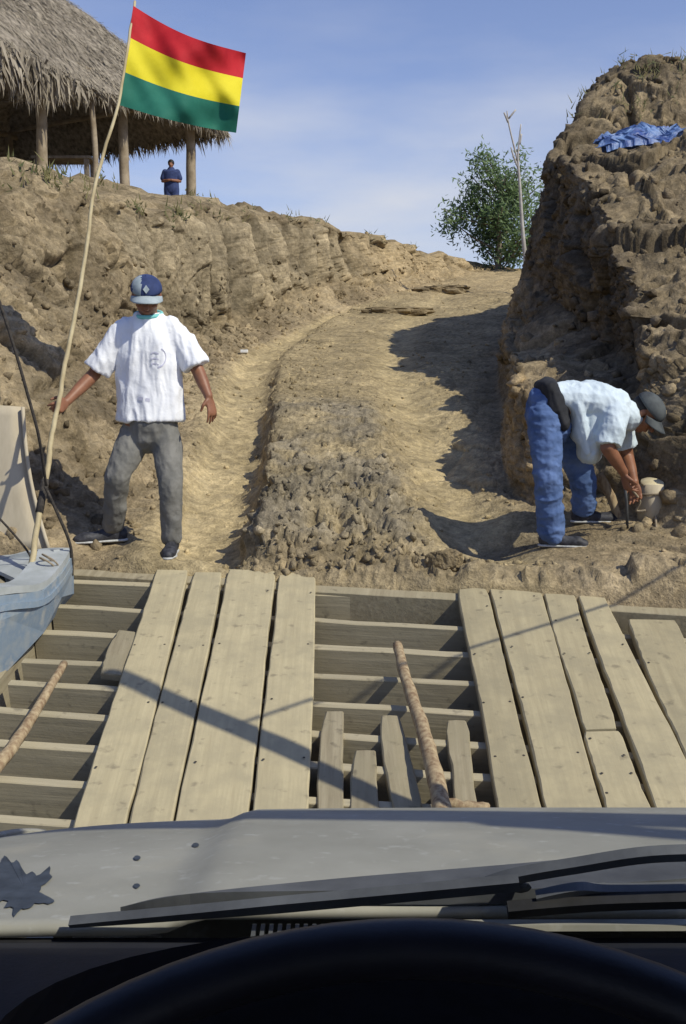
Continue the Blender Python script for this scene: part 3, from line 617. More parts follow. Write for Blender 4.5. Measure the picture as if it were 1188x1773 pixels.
for i, (qd, lf) in enumerate([(((201, 1090), (236, 1093), (214, 1170), (170, 1166)), -0.012),
        (((560, 1232), (598, 1232), (593, 1416), (546, 1416)), -0.03), (((612, 1300), (655, 1300), (655, 1416), (607, 1416)), -0.035),
        (((656, 1240), (697, 1240), (731, 1412), (681, 1416)), -0.028), (((774, 1248), (808, 1248), (832, 1410), (786, 1412)), -0.03)]):
    q4 = [D(*p, lift=lf) for p in qd]
    if i:
        for a, b in ((0, 3), (1, 2)): q4[b] = q4[b] + (q4[b] - q4[a]).normalized() * 0.3
    plank('plank', q4, 0.05 if i else 0.03, ferry, M['sidewood'], seed=40 + i, n=12, jit=0.003)
pairs = [(1006, 1033), (1052, 1080), (1098, 1125), (1148, 1175), (1190, 1225), (1240, 1278), (1295, 1332), (1358, 1392), (1425, 1456), (1495, 1524)]
lefts = [110, 92, 62, 40, 16, -12, -45, -75, -110, -150]
JL = -TH - 0.004
def on_line(yl, ym, px, lift):
    A = D(150, yl, lift); B = D(670, ym, lift)
    # point of line A-B hit by the pixel column px
    u = (px - 594) / FPX
    lo_, hi_ = -3.0, 5.0
    f = lambda s: (A + (B - A) * s).x - u * ((A + (B - A) * s).y * CP + (CAM_Z - (A + (B - A) * s).z) * SP)
    for _ in range(60):
        md = (lo_ + hi_) / 2
        if f(md) < 0: lo_ = md
        else: hi_ = md
    return A + (B - A) * lo_
for i, ((yl, ym), lx) in enumerate(zip(pairs, lefts)):
    rs = random.Random(i); p0 = on_line(yl, ym, lx, JL); p1 = on_line(yl, ym, 1330 + 20 * i, JL)
    beam('joist', p0, p1, 0.040 + rs.random() * 0.010, 0.175 + rs.random() * 0.02, M['joist'], ferry, seed=i)
nv, nf = [], []
for i, qd in enumerate(planks):
    for (yl, ym) in pairs[::2]:
        for e_ in (0.12, 0.86):
            t_ = (yl * .5 + ym * .5 - 985) / 445.0
            if random.random() < .35 or not 0.02 < t_ < 0.95: continue
            a_ = D(qd[0][0] + (qd[3][0] - qd[0][0]) * t_, qd[0][1] + (qd[3][1] - qd[0][1]) * t_, .004); b_ = D(qd[1][0] + (qd[2][0] - qd[1][0]) * t_, qd[1][1] + (qd[2][1] - qd[1][1]) * t_, .004)
            c_ = a_.lerp(b_, e_ + random.uniform(-.04, .04)); k0 = len(nv); nv.append(c_ + DN * .001)
            for k in range(6): nv.append(c_ + Vector((math.cos(k * 1.047), math.sin(k * 1.047), DS * math.sin(k * 1.047))) * .006)
            nf += [(k0, k0 + 1 + k, k0 + 1 + (k + 1) % 6) for k in range(6)]
put(from_py('nail_heads', nv, nf, M['rope']), ferry)['kind'] = 'stuff'
# far end beam with a paler capping board
p0 = on_line(984, 1018, 122, 0.0); p1 = on_line(984, 1018, 1300, 0.0)
beam('end_beam', p0 - DN * 0.025, p1 - DN * 0.025, 0.085, 0.24, M['sidewood'], ferry, seed=31)
# stringers under the joists and the near side beam
for px_a, px_b in ((100, -150), (600, 560), (1060, 1330)):
    a = D(px_a, 1010, -0.245); b = D(px_b, 1470, -0.245)
    beam('stringer', a, b + (b - a) * 0.3, 0.12, 0.16, M['sidewood'], ferry, seed=int(px_a))
a = D(104, 1030, JL - 0.002); b = D(-55, 1262, JL - 0.002)
dr = (a - b).normalized(); side = Vector((-0.06, 0, 0))
plank('side_beam', [a + side, a + side * 0.2, b + side * 0.2, b + side], 0.2, ferry, M['sidewood'], seed=77)
# level deck the car stands on, board by board
x = -1.75; k = 0
while x < 2.55:
    w = random.Random(k).uniform(0.20, 0.27)
    plank('deck_board', [(x, 2.72, -0.592), (x + w - 0.012, 2.72, -0.592), (x + w - 0.012, -3.6, -0.592), (x, -3.6, -0.592)], 0.045, ferry, M['plank'], seed=200 + k, up=Vector((0, 0, 1)), jit=0.002)
    x += w; k += 1
for yy in (-3.3, -1.8, -0.4, 1.0, 2.4):
    beam('deck_bearer', (-1.75, yy, -0.64), (2.6, yy, -0.64), 0.14, 0.2, M['sidewood'], ferry, up=Vector((0, 0, 1)), seed=int(yy * 10) + 60)
for hx in (-1.2, 0.5, 2.1):
    v, f = [], []
    prof = [(-0.32, 0.0), (-0.30, -0.28), (-0.18, -0.45), (0.18, -0.45), (0.30, -0.28), (0.32, 0.0)]
    st = [(-4.0, 0.55, 0.1), (-3.4, 1, 0), (2.0, 1, 0), (3.1, 0.9, 0.03), (3.9, 0.35, 0.12)]
    for (yy, s_, up_) in st:
        for (a_, b_) in prof: v.append((hx + a_ * s_, yy, -0.842 + b_ * (1 if s_ > 0.6 else 0.7) + 0))
    for i in range(len(st) - 1):
        for j in range(6): f.append((i * 6 + j, i * 6 + (j + 1) % 6, (i + 1) * 6 + (j + 1) % 6, (i + 1) * 6 + j))
    f.append(tuple(range(6))); f.append(tuple(len(v) - 6 + j for j in range(6))[::-1])
    put(from_py('hull', v, f, M['greyp']), ferry)

# round poles lying on the deck
pp = spline([D(688, 1122, 0.015), D(702, 1180, 0.01), D(727, 1255, 0.012), D(748, 1330, 0.02), D(768, 1425, 0.03), D(778, 1480, 0.03)], 6, 0.0012)
pp = [p + DN * 0.02 for p in pp]
o = tube('wooden_log', pp, [0.022 + 0.017 * i / len(pp) for i in range(len(pp))], M['log'], wob=0.06, seg=12)
tag(o, 'bare round wooden log lying lengthwise on the joists in the middle gap of the deck', 'log')
pp = spline([D(112, 1152, 0.02), D(62, 1235, 0.018), D(20, 1300, 0.02), D(-40, 1372, 0.02)], 7, 0.0012); pp = [p + DN * 0.01 for p in pp]
o = tube('wooden_pole', pp, [0.017 + 0.012 * i / len(pp) for i in range(len(pp))], M['log'], wob=0.06, seg=12)
tag(o, 'thin brown wooden pole lying across the bare joists at the left edge', 'pole')
# crumbly cross piece by the log foot
pp = spline([D(768, 1392, -0.02), D(800, 1396, -0.02), D(845, 1400, -0.02)], 4, 0.002)
put(tube('cross_piece', pp, 0.022, M['log'], wob=0.08), ferry)

# unseen posts beside the car, placed by the bar shadows they throw over deck and bonnet
def rpost(loc, top, r, label, extra=None):
    e = empty('unseen_ferry_post', loc, label, 'post')
    pts = spline([Vector(loc), Vector((loc[0] + 0.01, loc[1], (loc[2] + top) / 2)), Vector((loc[0], loc[1], top))], 6, 0.004)
    put(tube('post_shaft', pts, r, M['log'], wob=0.04, seg=12), e)
    if extra:
        for n_, a, b, rr_ in extra: put(tube(n_, spline([a, (Vector(a) + Vector(b)) / 2, b], 5, 0.003), rr_, M['log'], wob=0.04, seg=10), e)
    return e
PB = Vector((1.43, 2.60, -0.592))
rpost(PB, 2.85, 0.052, 'tall unseen bare timber ferry post standing beside the right front of the car')
rpost(Vector((2.45, 0.15, -0.592)), 2.5, 0.05, 'unseen timber post with an added shadow-casting bar beside the right door of the car', [('added_crossbar', (0.95, 0.34, 2.44), (2.75, 0.12, 2.40), 0.055), ('added_brace', (1.7, 0.22, 2.38), (2.45, 0.15, 1.75), 0.03)])  # out of view, added to throw the shadow bands on the bonnet
pts = spline([PB + Vector((0.05, 0.02, 2.62)), Vector((2.2, 3.25, 1.98)), Vector((2.95, 3.82, 1.97)), Vector((4.2, 4.9, 1.9)), Vector((5.4, 5.9, gz(5.4, 5.9) + 0.02))], 8)
tag(tube('mooring_line', pts, 0.009, M['rope'], seg=6), 'dark mooring line from the ferry post up to the right bank', 'rope')

# ------------------------------------------------------------------ BLUE BOAT at the left
boat = empty('boat', (-1.9, 4.6, -0.6), 'worn pale blue boat with its bow against the bank left of the ferry', 'boat')
def hullboat():
    # top rim outline: near side then bow then far side ; written in world metres
    near_ = [W(-420, 1120, 3.6), W(-150, 1060, 4.1), W(0, 1030, 4.45), W(66, 1022, 4.72), W(98, 992, 5.0), W(117, 962, 5.30)]
    far_ = [W(-420, 985, 5.5), W(-150, 978, 5.55), W(0, 975, 5.52), W(40, 968, 5.50), W(80, 962, 5.46), W(117, 962, 5.30)]
    drop = [0.50, 0.43, 0.35, 0.21, 0.13, 0.08]
    v, f = [], []; n = 6; drop_ = drop
    for i in range(n):
        a, b = near_[i], far_[i]; mid = (a + b) / 2
        inw = (b - a).normalized() if (b - a).length > 1e-4 else Vector((0, 0, 0))
        v += [a, a + Vector((0, 0, -drop[i] * .3)) , a + inw * 0.06 * (i < 5) + Vector((0, 0, -drop[i])), mid + Vector((0, 0, -drop[i] - 0.12)), b - inw * 0.05 * (i < 5) + Vector((0, 0, -drop[i])), b + Vector((0, 0, 0))]
    for i in range(n - 1):
        for j in range(5): f.append((i * 6 + j, i * 6 + j + 1, (i + 1) * 6 + j + 1, (i + 1) * 6 + j))
    o = from_py('hull', v, f, M['bluep']); sol = o.modifiers.new('s', 'SOLIDIFY'); sol.thickness = 0.03; sol.offset = 1
    put(o, boat)
    # broad grey gunwale cap
    def rail(line, w, name, mt, sgn, dz=0.0, h=0.035):
        v, f = [], []
        for i, p in enumerate(line):
            a = line[max(i - 1, 0)]; b = line[min(i + 1, len(line) - 1)]; t = (b - a); t.z = 0; t.normalize(); s = Vector((-t.y, t.x, 0)) * sgn
            for (k, z) in ((-0.02, 0.0), (-0.02, h), (w, h), (w, 0)): v.append(p + s * k + Vector((0, 0, z + dz)))
        for i in range(len(line) - 1):
            for j in range(4): f.append((i * 4 + j, i * 4 + (j + 1) % 4, (i + 1) * 4 + (j + 1) % 4, (i + 1) * 4 + j))
        f.append((0, 1, 2, 3)); f.append(tuple(len(v) - 4 + j for j in range(4))[::-1]); put(from_py(name, v, f, mt), boat)
    ns = spline(near_, 5); rail(ns, 0.15, 'gunwale', M['greyp'], 1, 0.002)
    fs_ = spline(far_, 5); rail(fs_, 0.08, 'gunwale', M['greyp'], -1, 0.006)
    rail([p + Vector((0.012, -0.012, -0.07)) for p in spline(near_, 5)], 0.02, 'rubbing_strake', M['bluep'], 1, 0.0, 0.03)
    # foredeck plate
    v = [near_[3] + Vector((-.02, .03, .006)), near_[4] + Vector((-.02, .02, .006)), near_[5] + Vector((-.03, 0, .006)), far_[4] + Vector((0, -.02, .006)), far_[3] + Vector((0, -.03, .006)), far_[3] + Vector((-0.2, -0.12, .006))]
    put(from_py('foredeck', v + [p - Vector((0, 0, 0.02)) for p in v], [(0, 1, 2, 3, 4, 5), (11, 10, 9, 8, 7, 6)] + [(i, (i + 6), (i + 1) % 6 + 6, (i + 1) % 6) for i in range(6)], M['greyp']), boat)
    put(tube('seat_thwart', [near_[2] + Vector((0.0, 0.05, -.06)), far_[2] + Vector((0, -.05, -.06))], 0.035, M['sidewood'], seg=8), boat)
hullboat()
# pale curved board standing behind the boat
bd = empty('plywood_sheet', W(20, 955, 5.75), 'pale weathered plywood sheet standing on edge behind the blue boat', 'board')
v, f = [], []; nx, nz_ = 10, 14
for i in range(nz_ + 1):
    t = i / nz_; yr_ = 955 - 250 * t; xr_ = 84 - 46 * t - 10 * math.sin(t * 3.1)
    for j in range(nx + 1):
        s_ = j / nx; v.append(W(-210 + (xr_ + 210) * s_, yr_ - 6 * math.sin(s_ * 3), 5.62 + 0.25 * t + 0.10 * (1 - s_) + 0.01 * math.sin(j * 1.9)))
for i in range(nz_):
    for j in range(nx): a = i * (nx + 1) + j; f.append((a, a + 1, a + nx + 2, a + nx + 1))
o = from_py('sheet', v, f, M['panel'], sm=True); so = o.modifiers.new('s', 'SOLIDIFY'); so.thickness = 0.025; put(o, bd)
put(tube('edge_batten', [W(86 - 46 * t - 10 * math.sin(t * 3.1), 955 - 250 * t, 5.60 + 0.25 * t) for t in [i / 10 for i in range(11)]], 0.012, M['panel'], seg=6), bd)

# ------------------------------------------------------------------ FLAG + POLE
pole_px = [(50, 1015, 5.02), (60, 940, 5.12), (74, 855, 5.24), (85, 800, 5.32), (88, 760, 5.38), (100, 705, 5.46), (113, 630, 5.56), (131, 540, 5.68), (150, 430, 5.82), (160, 345, 5.92), (180, 265, 6.02), (205, 180, 6.12), (220, 90, 6.22), (234, 2, 6.32)]
pole = [W(*p) for p in pole_px]
fl = empty('flag', pole[0], 'Bolivian tricolour flag of red, yellow and green flying from a crooked thin pole', 'flag')
pts = spline(pole, 5, 0.0012); n = len(pts)
put(tube('flag_pole', pts, [0.0165 - 0.009 * i / n for i in range(n)], M['poleW'], seg=10, wob=0.05), fl)
put(tube('pole_splice', pts[8:13], [0.021] * 5, M['rope'], seg=8, wob=0.1), fl)
def flagpt(u, v_):   # u 0..1 away from pole, v 0 top..1 bottom
    tl, bl = (231, 10), (207, 182); tr, br = (426, 92), (409, 228)
    ax = tl[0] + (tr[0] - tl[0]) * u; ay = tl[1] + (tr[1] - tl[1]) * u + 14 * math.sin(u * math.pi) * (1 - u * 0.3)
    bx = bl[0] + (br[0] - bl[0]) * u; by = bl[1] + (br[1] - bl[1]) * u + 6 * math.sin(u * 2.8)
    x_, y_ = ax + (bx - ax) * v_, ay + (by - ay) * v_
    Y0 = 6.28 - 0.17 * v_ * (1 - u * 0.3)
    dpt = 0.035 * math.sin(u * 9 + v_ * 8) * u * (1 - u * .3) + 0.006 * math.sin(u * 23 - v_ * 17) + 0.10 * math.sin(u * 7.2 + v_ * 1.6 + 0.5) * (0.25 + u) + 0.035 * math.sin(u * 15 - v_ * 5) * u + 0.03 * math.sin(v_ * 9 + u * 6) * u + 0.1 * u
    return W(x_, y_, Y0 + dpt)
NU = 44
for nm, mt, v0, v1 in (('red_band', 'red', 0, 0.315), ('yellow_band', 'yellow', 0.315, 0.665), ('green_band', 'green', 0.665, 1.0)):
    NV = 12; vs = [flagpt(i / NU, v0 + (v1 - v0) * j / NV) for i in range(NU + 1) for j in range(NV + 1)]
    fs = [(i * (NV + 1) + j, (i + 1) * (NV + 1) + j, (i + 1) * (NV + 1) + j + 1, i * (NV + 1) + j + 1) for i in range(NU) for j in range(NV)]
    put(from_py(nm, vs, fs, M[mt], sm=True), fl)
# ropes at the left
def rope(name, pts, r, label, m='rope', jit=0.0):
    o = tube(name, spline(pts, 8, jit), r, M[m], seg=6); return tag(o, label, 'rope')
rope('cable', [W(-60, 360, 4.9), W(10, 555, 4.95), W(50, 690, 5.0), W(68, 760, 5.05), W(80, 840, 5.2)], 0.0085, 'dark cable running down from the upper left to the joint of the flag pole')
rope('rope', [W(78, 842, 5.2), W(98, 885, 5.2), W(122, 945, 5.25), W(125, 996, 5.28)], 0.009, 'dark rope from the flag pole joint down to the left corner of the ferry')
rope('rope', [W(-20, 878, 5.1), W(18, 918, 5.15), W(50, 958, 5.2), W(58, 985, 5.1)], 0.006, 'thin slack rope hanging over the plywood sheet down to the blue boat')
pts = []
for i in range(40):
    a = i * 0.75; pts.append(W(80 + 14 * math.cos(a) + i * 0.25, 1000 + 26 * math.sin(a * 0.5) - i * 0.35, 5.03 + 0.05 * math.sin(a)) + Vector((0, 0, 0.012)))
o = tube('rope', spline(pts, 2), 0.005, M['ropeL'], seg=6); tag(o, 'tan rope coiled and knotted around the bow of the blue boat', 'rope')
h = gpix(240, 492)
rope('stick', [W(196, 412, h[0].y - 0.05) , W(214, 452, h[0].y - 0.12), W(236, 490, h[0].y - 0.1)], 0.012, 'thin dark stick leaning on the cut bank behind the cap', 'rope')['category'] = 'stick'

# ------------------------------------------------------------------ HUT
hut = empty('thatched_hut', (-6, 22, 5.0), 'open sided hut with grey thatched roof on round posts above the left bank', 'hut')
EZ = CAM_Z + 5.75; Cc = Vector((-2.85, 25.3, EZ)); e1v = Vector((-0.5, -0.866, 0)); e2v = Vector((-0.866, 0.5, 0)); HL, HWd, RH = 11.0, 7.4, 3.35
def roofpt(s, w, off=0.0):      # s along e1 from gable end ; w -1 near eave .. 0 ridge .. 1 far eave
    a = min(1.0, max(abs(w), 1 - s / 2.1)); dz = RH * (1 - a) ** 0.92; sag = 0.10 * math.sin(s * 1.1) * a
    p = Cc + e2v * (HWd / 2) * (1 + w) + e1v * s + Vector((0, 0, dz + sag))
    return p + Vector((0, 0, off))
v, f = [], []; ns_, nw = 26, 24
for i in range(ns_ + 1):
    for j in range(nw + 1): v.append(roofpt(HL * i / ns_, -1 + 2 * j / nw) + Vector(RNG.normal(size=3) * 0.02))
for i in range(ns_):
    for j in range(nw): a = i * (nw + 1) + j; f.append((a, a + 1, a + nw + 2, a + nw + 1))
o = from_py('roof', v, f, M['thatch']); so = o.modifiers.new('s', 'SOLIDIFY'); so.thickness = 0.16; so.offset = 0; roof = put(o, hut)
def straw(name, items, m, parent):
    vs, fs = [], []
    for (p, d_, L_, w_, nrm) in items:
        d_ = d_.normalized(); s = d_.cross(nrm)
        if s.length < 1e-4: s = d_.orthogonal()
        s = s.normalized() * w_ / 2; k = len(vs); q_ = p + d_ * L_ * 0.55 + nrm * 0.01
        vs += [p - s, p + s, q_ + s * 0.8, q_ - s * 0.8, p + d_ * L_ - Vector((0, 0, 0.05 * L_))]; fs += [(k, k + 1, k + 2, k + 3), (k + 3, k + 2, k + 4)]
    o = from_py(name, vs, fs, m); o.parent = parent
    if parent is roof: o.matrix_parent_inverse = parent.matrix_world.inverted() if False else Matrix.Identity(4)
    return o
items = []
def rv(s=1): return Vector(RNG.normal(size=3) * s)
for k in range(30000):
    s_, w_ = RNG.rand() * HL, RNG.rand() * 2 - 1
    a = roofpt(s_, w_, 0.05); sg = 1 if w_ > 0 else -1; b = (a - e1v * 0.1 + Vector((0, 0, -0.15))) if 1 - s_ / 2.1 > abs(w_) else roofpt(s_, min(max(w_ + 0.05 * sg, -1.2), 1.2), 0.05) if abs(w_) < 0.95 else a + e2v * sg * 0.1 + Vector((0, 0, -0.1))
    dn = (b - a).normalized(); nr_ = dn.cross(e2v if 1 - s_ / 2.1 > abs(w_) else e1v).normalized(); nr_ = nr_ if nr_.z > 0 else -nr_
    items.append((a + nr_ * (0.03 + 0.04 * RNG.rand()), dn + rv(0.16) + nr_ * 0.02, 0.16 + 0.2 * RNG.rand(), 0.014 + 0.016 * RNG.rand(), nr_))
o = straw('thatch_straw', items, M['straw'], None); put(o, hut); o['kind'] = 'stuff'
items = []
for k in range(7500):      # ragged fringes along both eaves and the gable verges
    r_ = RNG.rand()
    if r_ < 0.42: p = roofpt(RNG.rand() * HL, -1 + 0.03 * RNG.rand(), 0.05); d_ = Vector((0, 0, -1)) - e2v * 0.25 + rv(0.28)
    elif r_ < 0.74: p = roofpt(RNG.rand() * HL, 1 - 0.03 * RNG.rand(), 0.02); d_ = Vector((0, 0, -1)) + e2v * 0.2 + rv(0.25)
    else: w_ = RNG.rand() * 2 - 1; p = roofpt(0.05 * RNG.rand(), w_, 0.0); d_ = -e1v * 0.2 + Vector((0, 0, -1)) + rv(0.28)
    items.append((p + rv(0.04), d_, 0.10 + 0.36 * RNG.rand() ** 2, 0.018 + 0.022 * RNG.rand(), rv().normalized()))
for k in range(900):       # big hanging tuft at the near end
    s_ = 4.9 + 3.5 * RNG.rand(); p = roofpt(s_, -1, 0.0) + rv(0.08); items.append((p, Vector((0, 0, -1)) + rv(0.25), 0.3 + 0.55 * RNG.rand() * min(1, (s_ - 4.8) / 1.2), 0.04 + 0.03 * RNG.rand(), rv().normalized()))
o = straw('thatch_fringe', items, M['straw'], None); put(o, hut); o['kind'] = 'stuff'
for i, (s_, w_, r_) in enumerate([(0.7, -0.84, 0.12), (2.95, -0.84, 0.11), (5.45, -0.84, 0.11), (8.3, -0.84, 0.11), (6.6, 0.82, 0.10), (3.8, 0.82, 0.10), (0.7, 0.82, 0.11), (9.3, 0.82, 0.1)]):
    t_ = roofpt(s_, w_, -0.05); g_ = gz(t_.x, t_.y) - 0.2
    ps = spline([(t_.x, t_.y, g_), (t_.x + 0.04 * (-1) ** i, t_.y, (g_ + t_.z) / 2), t_], 4, 0.008); put(tube('post', ps, [r_ * 1.05 - 0.02 * k / len(ps) for k in range(len(ps))], M['post'], seg=10, wob=0.04), hut)
t_ = W(158, 165, 21.6); put(tube('post', spline([(t_.x, t_.y, gz(t_.x, t_.y) - .2), (t_.x + .04, t_.y, 5.8), t_ + Vector((0, 0, .1))], 4, 0.01), 0.06, M['post'], seg=8), hut)
for w_ in (-0.84, 0.82): put(tube('wall_plate', [roofpt(0.3, w_, -0.02), roofpt(HL - 0.3, w_, -0.02)], 0.07, M['post'], seg=8), hut)
for s_ in (0.7, 2.95, 5.45, 8.3):
    a, b = roofpt(s_, -0.84, 0), roofpt(s_, 0.82, 0); b.z = a.z; put(tube('tie_beam', [a, b], 0.06, M['post'], seg=8), hut)
# things under the roof
tb = empty('wooden_table', (0, 0, 0), 'rough dark wooden table under the thatched hut', 'table')
p = W(112, 268, 23.0); tb.location = (p.x, p.y, gz(p.x, p.y)); z0 = tb.location.z
box('tabletop', (p.x - .65, p.y - .35, z0 + .74), (p.x + .65, p.y + .35, z0 + .80), M['bark'], tb, 0.01)
for sx in (-.55, .55):
    for sy in (-.27, .27): box('leg', (p.x + sx - .05, p.y + sy - .05, z0 - .05), (p.x + sx + .05, p.y + sy + .05, z0 + .739), M['bark'], tb)

# ------------------------------------------------------------------ TREES, scrub
def tree(base, height, spread, label, nleaf, leaf=0.09, name='tree'):
    e = empty(name, base, label, 'tree'); rs = np.random.RandomState(5); base = Vector(base)
    tr = spline([base - Vector((0, 0, .3)), base + Vector((0.05, 0, height * .3)), base + Vector((-.05, .05, height * .6)), base + Vector((.1, 0, height * .92))], 4)
    put(tube('trunk', tr, [0.10 * (1 - 0.8 * i / len(tr)) for i in range(len(tr))], M['bark']), e)
    vs, fs = [], []; tips = []
    for k in range(34):
        t = 0.05 + 0.9 * rs.rand(); p = tr[int(t * (len(tr) - 1))]; an = rs.rand() * 6.28; up_ = 0.15 + 0.9 * rs.rand()
        L_ = spread * (0.45 + 0.55 * rs.rand()) * (1.0 - 0.50 * t); d_ = Vector((math.cos(an), math.sin(an), up_)).normalized()
        q_ = p + d_ * L_ ; m_ = (p + q_) / 2 + Vector((0, 0, -0.05 * L_)); tube_pts = spline([p, m_, q_], 3)
        put(tube('limb', tube_pts, [0.03 * (1 - .8 * i / 6) + .004 for i in range(len(tube_pts))], M['bark'], seg=6), e)
        for j in range(7): tips.append((p.lerp(q_, 0.35 + 0.65 * rs.rand()) + Vector(rs.normal(size=3) * 0.17), 0.13 + 0.12 * rs.rand()))
    for k in range(nleaf):
        c_, r_ = tips[rs.randint(len(tips))]; p = c_ + Vector(rs.normal(size=3) * r_); a = Vector(rs.normal(size=3)).normalized(); b = a.orthogonal().normalized(); s_ = leaf * (0.5 + rs.rand())
        i0 = len(vs); vs += [p - a * s_, p + b * s_ * .35, p + a * s_, p - b * s_ * .35]; fs.append((i0, i0 + 1, i0 + 2, i0 + 3))
    put(from_py('crown', vs, fs, M['leaf']), e)
p = W(862, 448, 30.5)
tree((p.x, p.y, 4.1), 2.85, 2.5, 'small leafy green tree at the crest of the road against the sky', 9500, 0.078)
e = empty('bare_sapling', W(908, 405, 22), 'thin leafless forked sapling standing between the leafy tree and the right bank', 'tree')
put(tube('trunk', spline([W(912, 470, 22), W(905, 400, 22), W(900, 320, 22), W(897, 270, 22), W(902, 215, 22)], 4), [0.05 - 0.037 * i / 16 for i in range(17)], M['bare'], seg=7), e)
for a in ([(897, 280), (888, 245), (880, 210), (878, 192)], [(880, 212), (873, 195)], [(881, 205), (893, 190)], [(897, 290), (889, 270), (885, 255)], [(900, 250), (903, 232)]):
    put(tube('branch', spline([W(x_, y_, 22) for x_, y_ in a], 3), [0.022 - 0.0012 * i for i in range(3 * (len(a) - 1) + 1)], M['bare'], seg=6), e)
# dry scrub tufts on the crests
vs, fs = [], []
cand = np.where((((shx > 1.7) & (shx < 2.12)) | ((shx > 9.7) & (shx < 10.9) & (flat[:, 2] > 4.2))) & (fy > 9) & (fy < 27))[0]
for c_ in RNG.choice(cand, 170, replace=False):
    for k in range(14):
        p = Vector(V[c_]) + rv(0.06); a = (Vector((0, 0, 1)) + rv(0.6)).normalized(); s = a.orthogonal().normalized() * 0.012; L_ = 0.04 + 0.12 * RNG.rand(); i0 = len(vs)
        vs += [p - s, p + s, p + a * L_]; fs.append((i0, i0 + 1, i0 + 2))
tag(from_py('dry_scrub', vs, fs, M['grass']), 'sparse tufts of dry grass along the tops of the banks', 'grass', kind='stuff')

# blue plastic sheet on the shelf of the right bank
n1_, n2_ = 60, 26; vs = []
for i in range(n1_ + 1):
    for j in range(n2_ + 1):
        u, v_ = i / n1_, j / n2_; x_ = 1042 + 134 * u + 9 * math.sin(j * .9 + 2) + 5 * math.sin(j * 2.3); hh = gpix(x_, 243 - 34 * v_)
        p0 = W(x_, 243, 11.9 + 0.55 * v_); g_ = gz(p0.x, p0.y); vs.append((p0.x, p0.y, g_))
vs = np.array(vs); nn = fbm(vs * [7, 9, 1], 4); edge = np.tile(np.sin(np.linspace(0, np.pi, n2_ + 1)) ** 0.5, n1_ + 1)
gl = vs[:, 2].reshape(n1_ + 1, n2_ + 1)
zz = sum(np.roll(np.roll(gl, a, 0), b, 1) for a in (-1, 0, 1) for b in (-1, 0, 1)) / 9; zz[0] = gl[0]; zz[-1] = gl[-1]; zz[:, 0] = gl[:, 0]; zz[:, -1] = gl[:, -1]
vs[:, 2] = zz.ravel() + edge * (0.09 + 0.13 * ridged(vs * [1.7, 4, 1], 4, .55).clip(0, 2) * 0.8) + 0.03; vs[:, 0] += 0.03 * nn; vs[:, 1] += 0.04 * nn
o = from_py('plastic_sheet', vs, [(i * (n2_ + 1) + j, (i + 1) * (n2_ + 1) + j, (i + 1) * (n2_ + 1) + j + 1, i * (n2_ + 1) + j + 1) for i in range(n1_) for j in range(n2_)], M['tarp'])
tag(o, 'crumpled blue plastic sheet lying on the shelf of the right bank', 'tarp'); so = o.modifiers.new('s', 'SOLIDIFY'); so.thickness = 0.006

# slabs of broken earth across the road
def slab(pxs, pys, label, seed, hz):
    rs = np.random.RandomState(seed); e = gpix(sum(pxs) / 2, sum(pys) / 2)[0]; b = bmesh.new(); bmesh.ops.create_icosphere(b, subdivisions=4, radius=1.0)
    wx = (pxs[1] - pxs[0]) / FPX * e.y / 2; v = np.array([p.co[:] for p in b.verts]); r = 1 + 0.35 * fbm(v * 1.6 + seed, 4) + 0.15 * (worley(v * 3 + seed)[2] - .5)
    v = np.sign(v) * np.abs(v) ** np.array([1, 1, .6]) * r[:, None] * np.array([wx, wx * 0.45, hz])
    for p, c_ in zip(b.verts, v): p.co = Vector(c_) + Vector((0, 0, hz * 0.15))
    o = from_bm('earth_slab', b, M['soil'], None, False); o.location = e
    a = o.data.color_attributes.new('soil', 'FLOAT_COLOR', 'POINT'); a.data.foreach_set('color', np.tile([0.22, 0.17, 0.10, 1], len(o.data.vertices)).astype(np.float32))
    return tag(o, label, 'earth slab')
slab((632, 742), (528, 556), 'dark jagged slab of broken earth lying mid road at the edge of the shadow', 3, 0.10)
slab((722, 822), (494, 518), 'smaller broken earth slab farther up the road, beyond the jagged one', 5, 0.12)
slab((745, 800), (955, 990), 'squarish lump of clay at the deck end of the ramp below the shaded hollow', 8, 0.06)
hh = gpix(423, 612)[0]
tag(box('paper_scrap', hh + Vector((-.05, -.03, 0.01)), hh + Vector((.05, .03, 0.05)), M['paper'], None, 0.01), 'tiny white scrap of litter on the left verge of the road', 'litter')
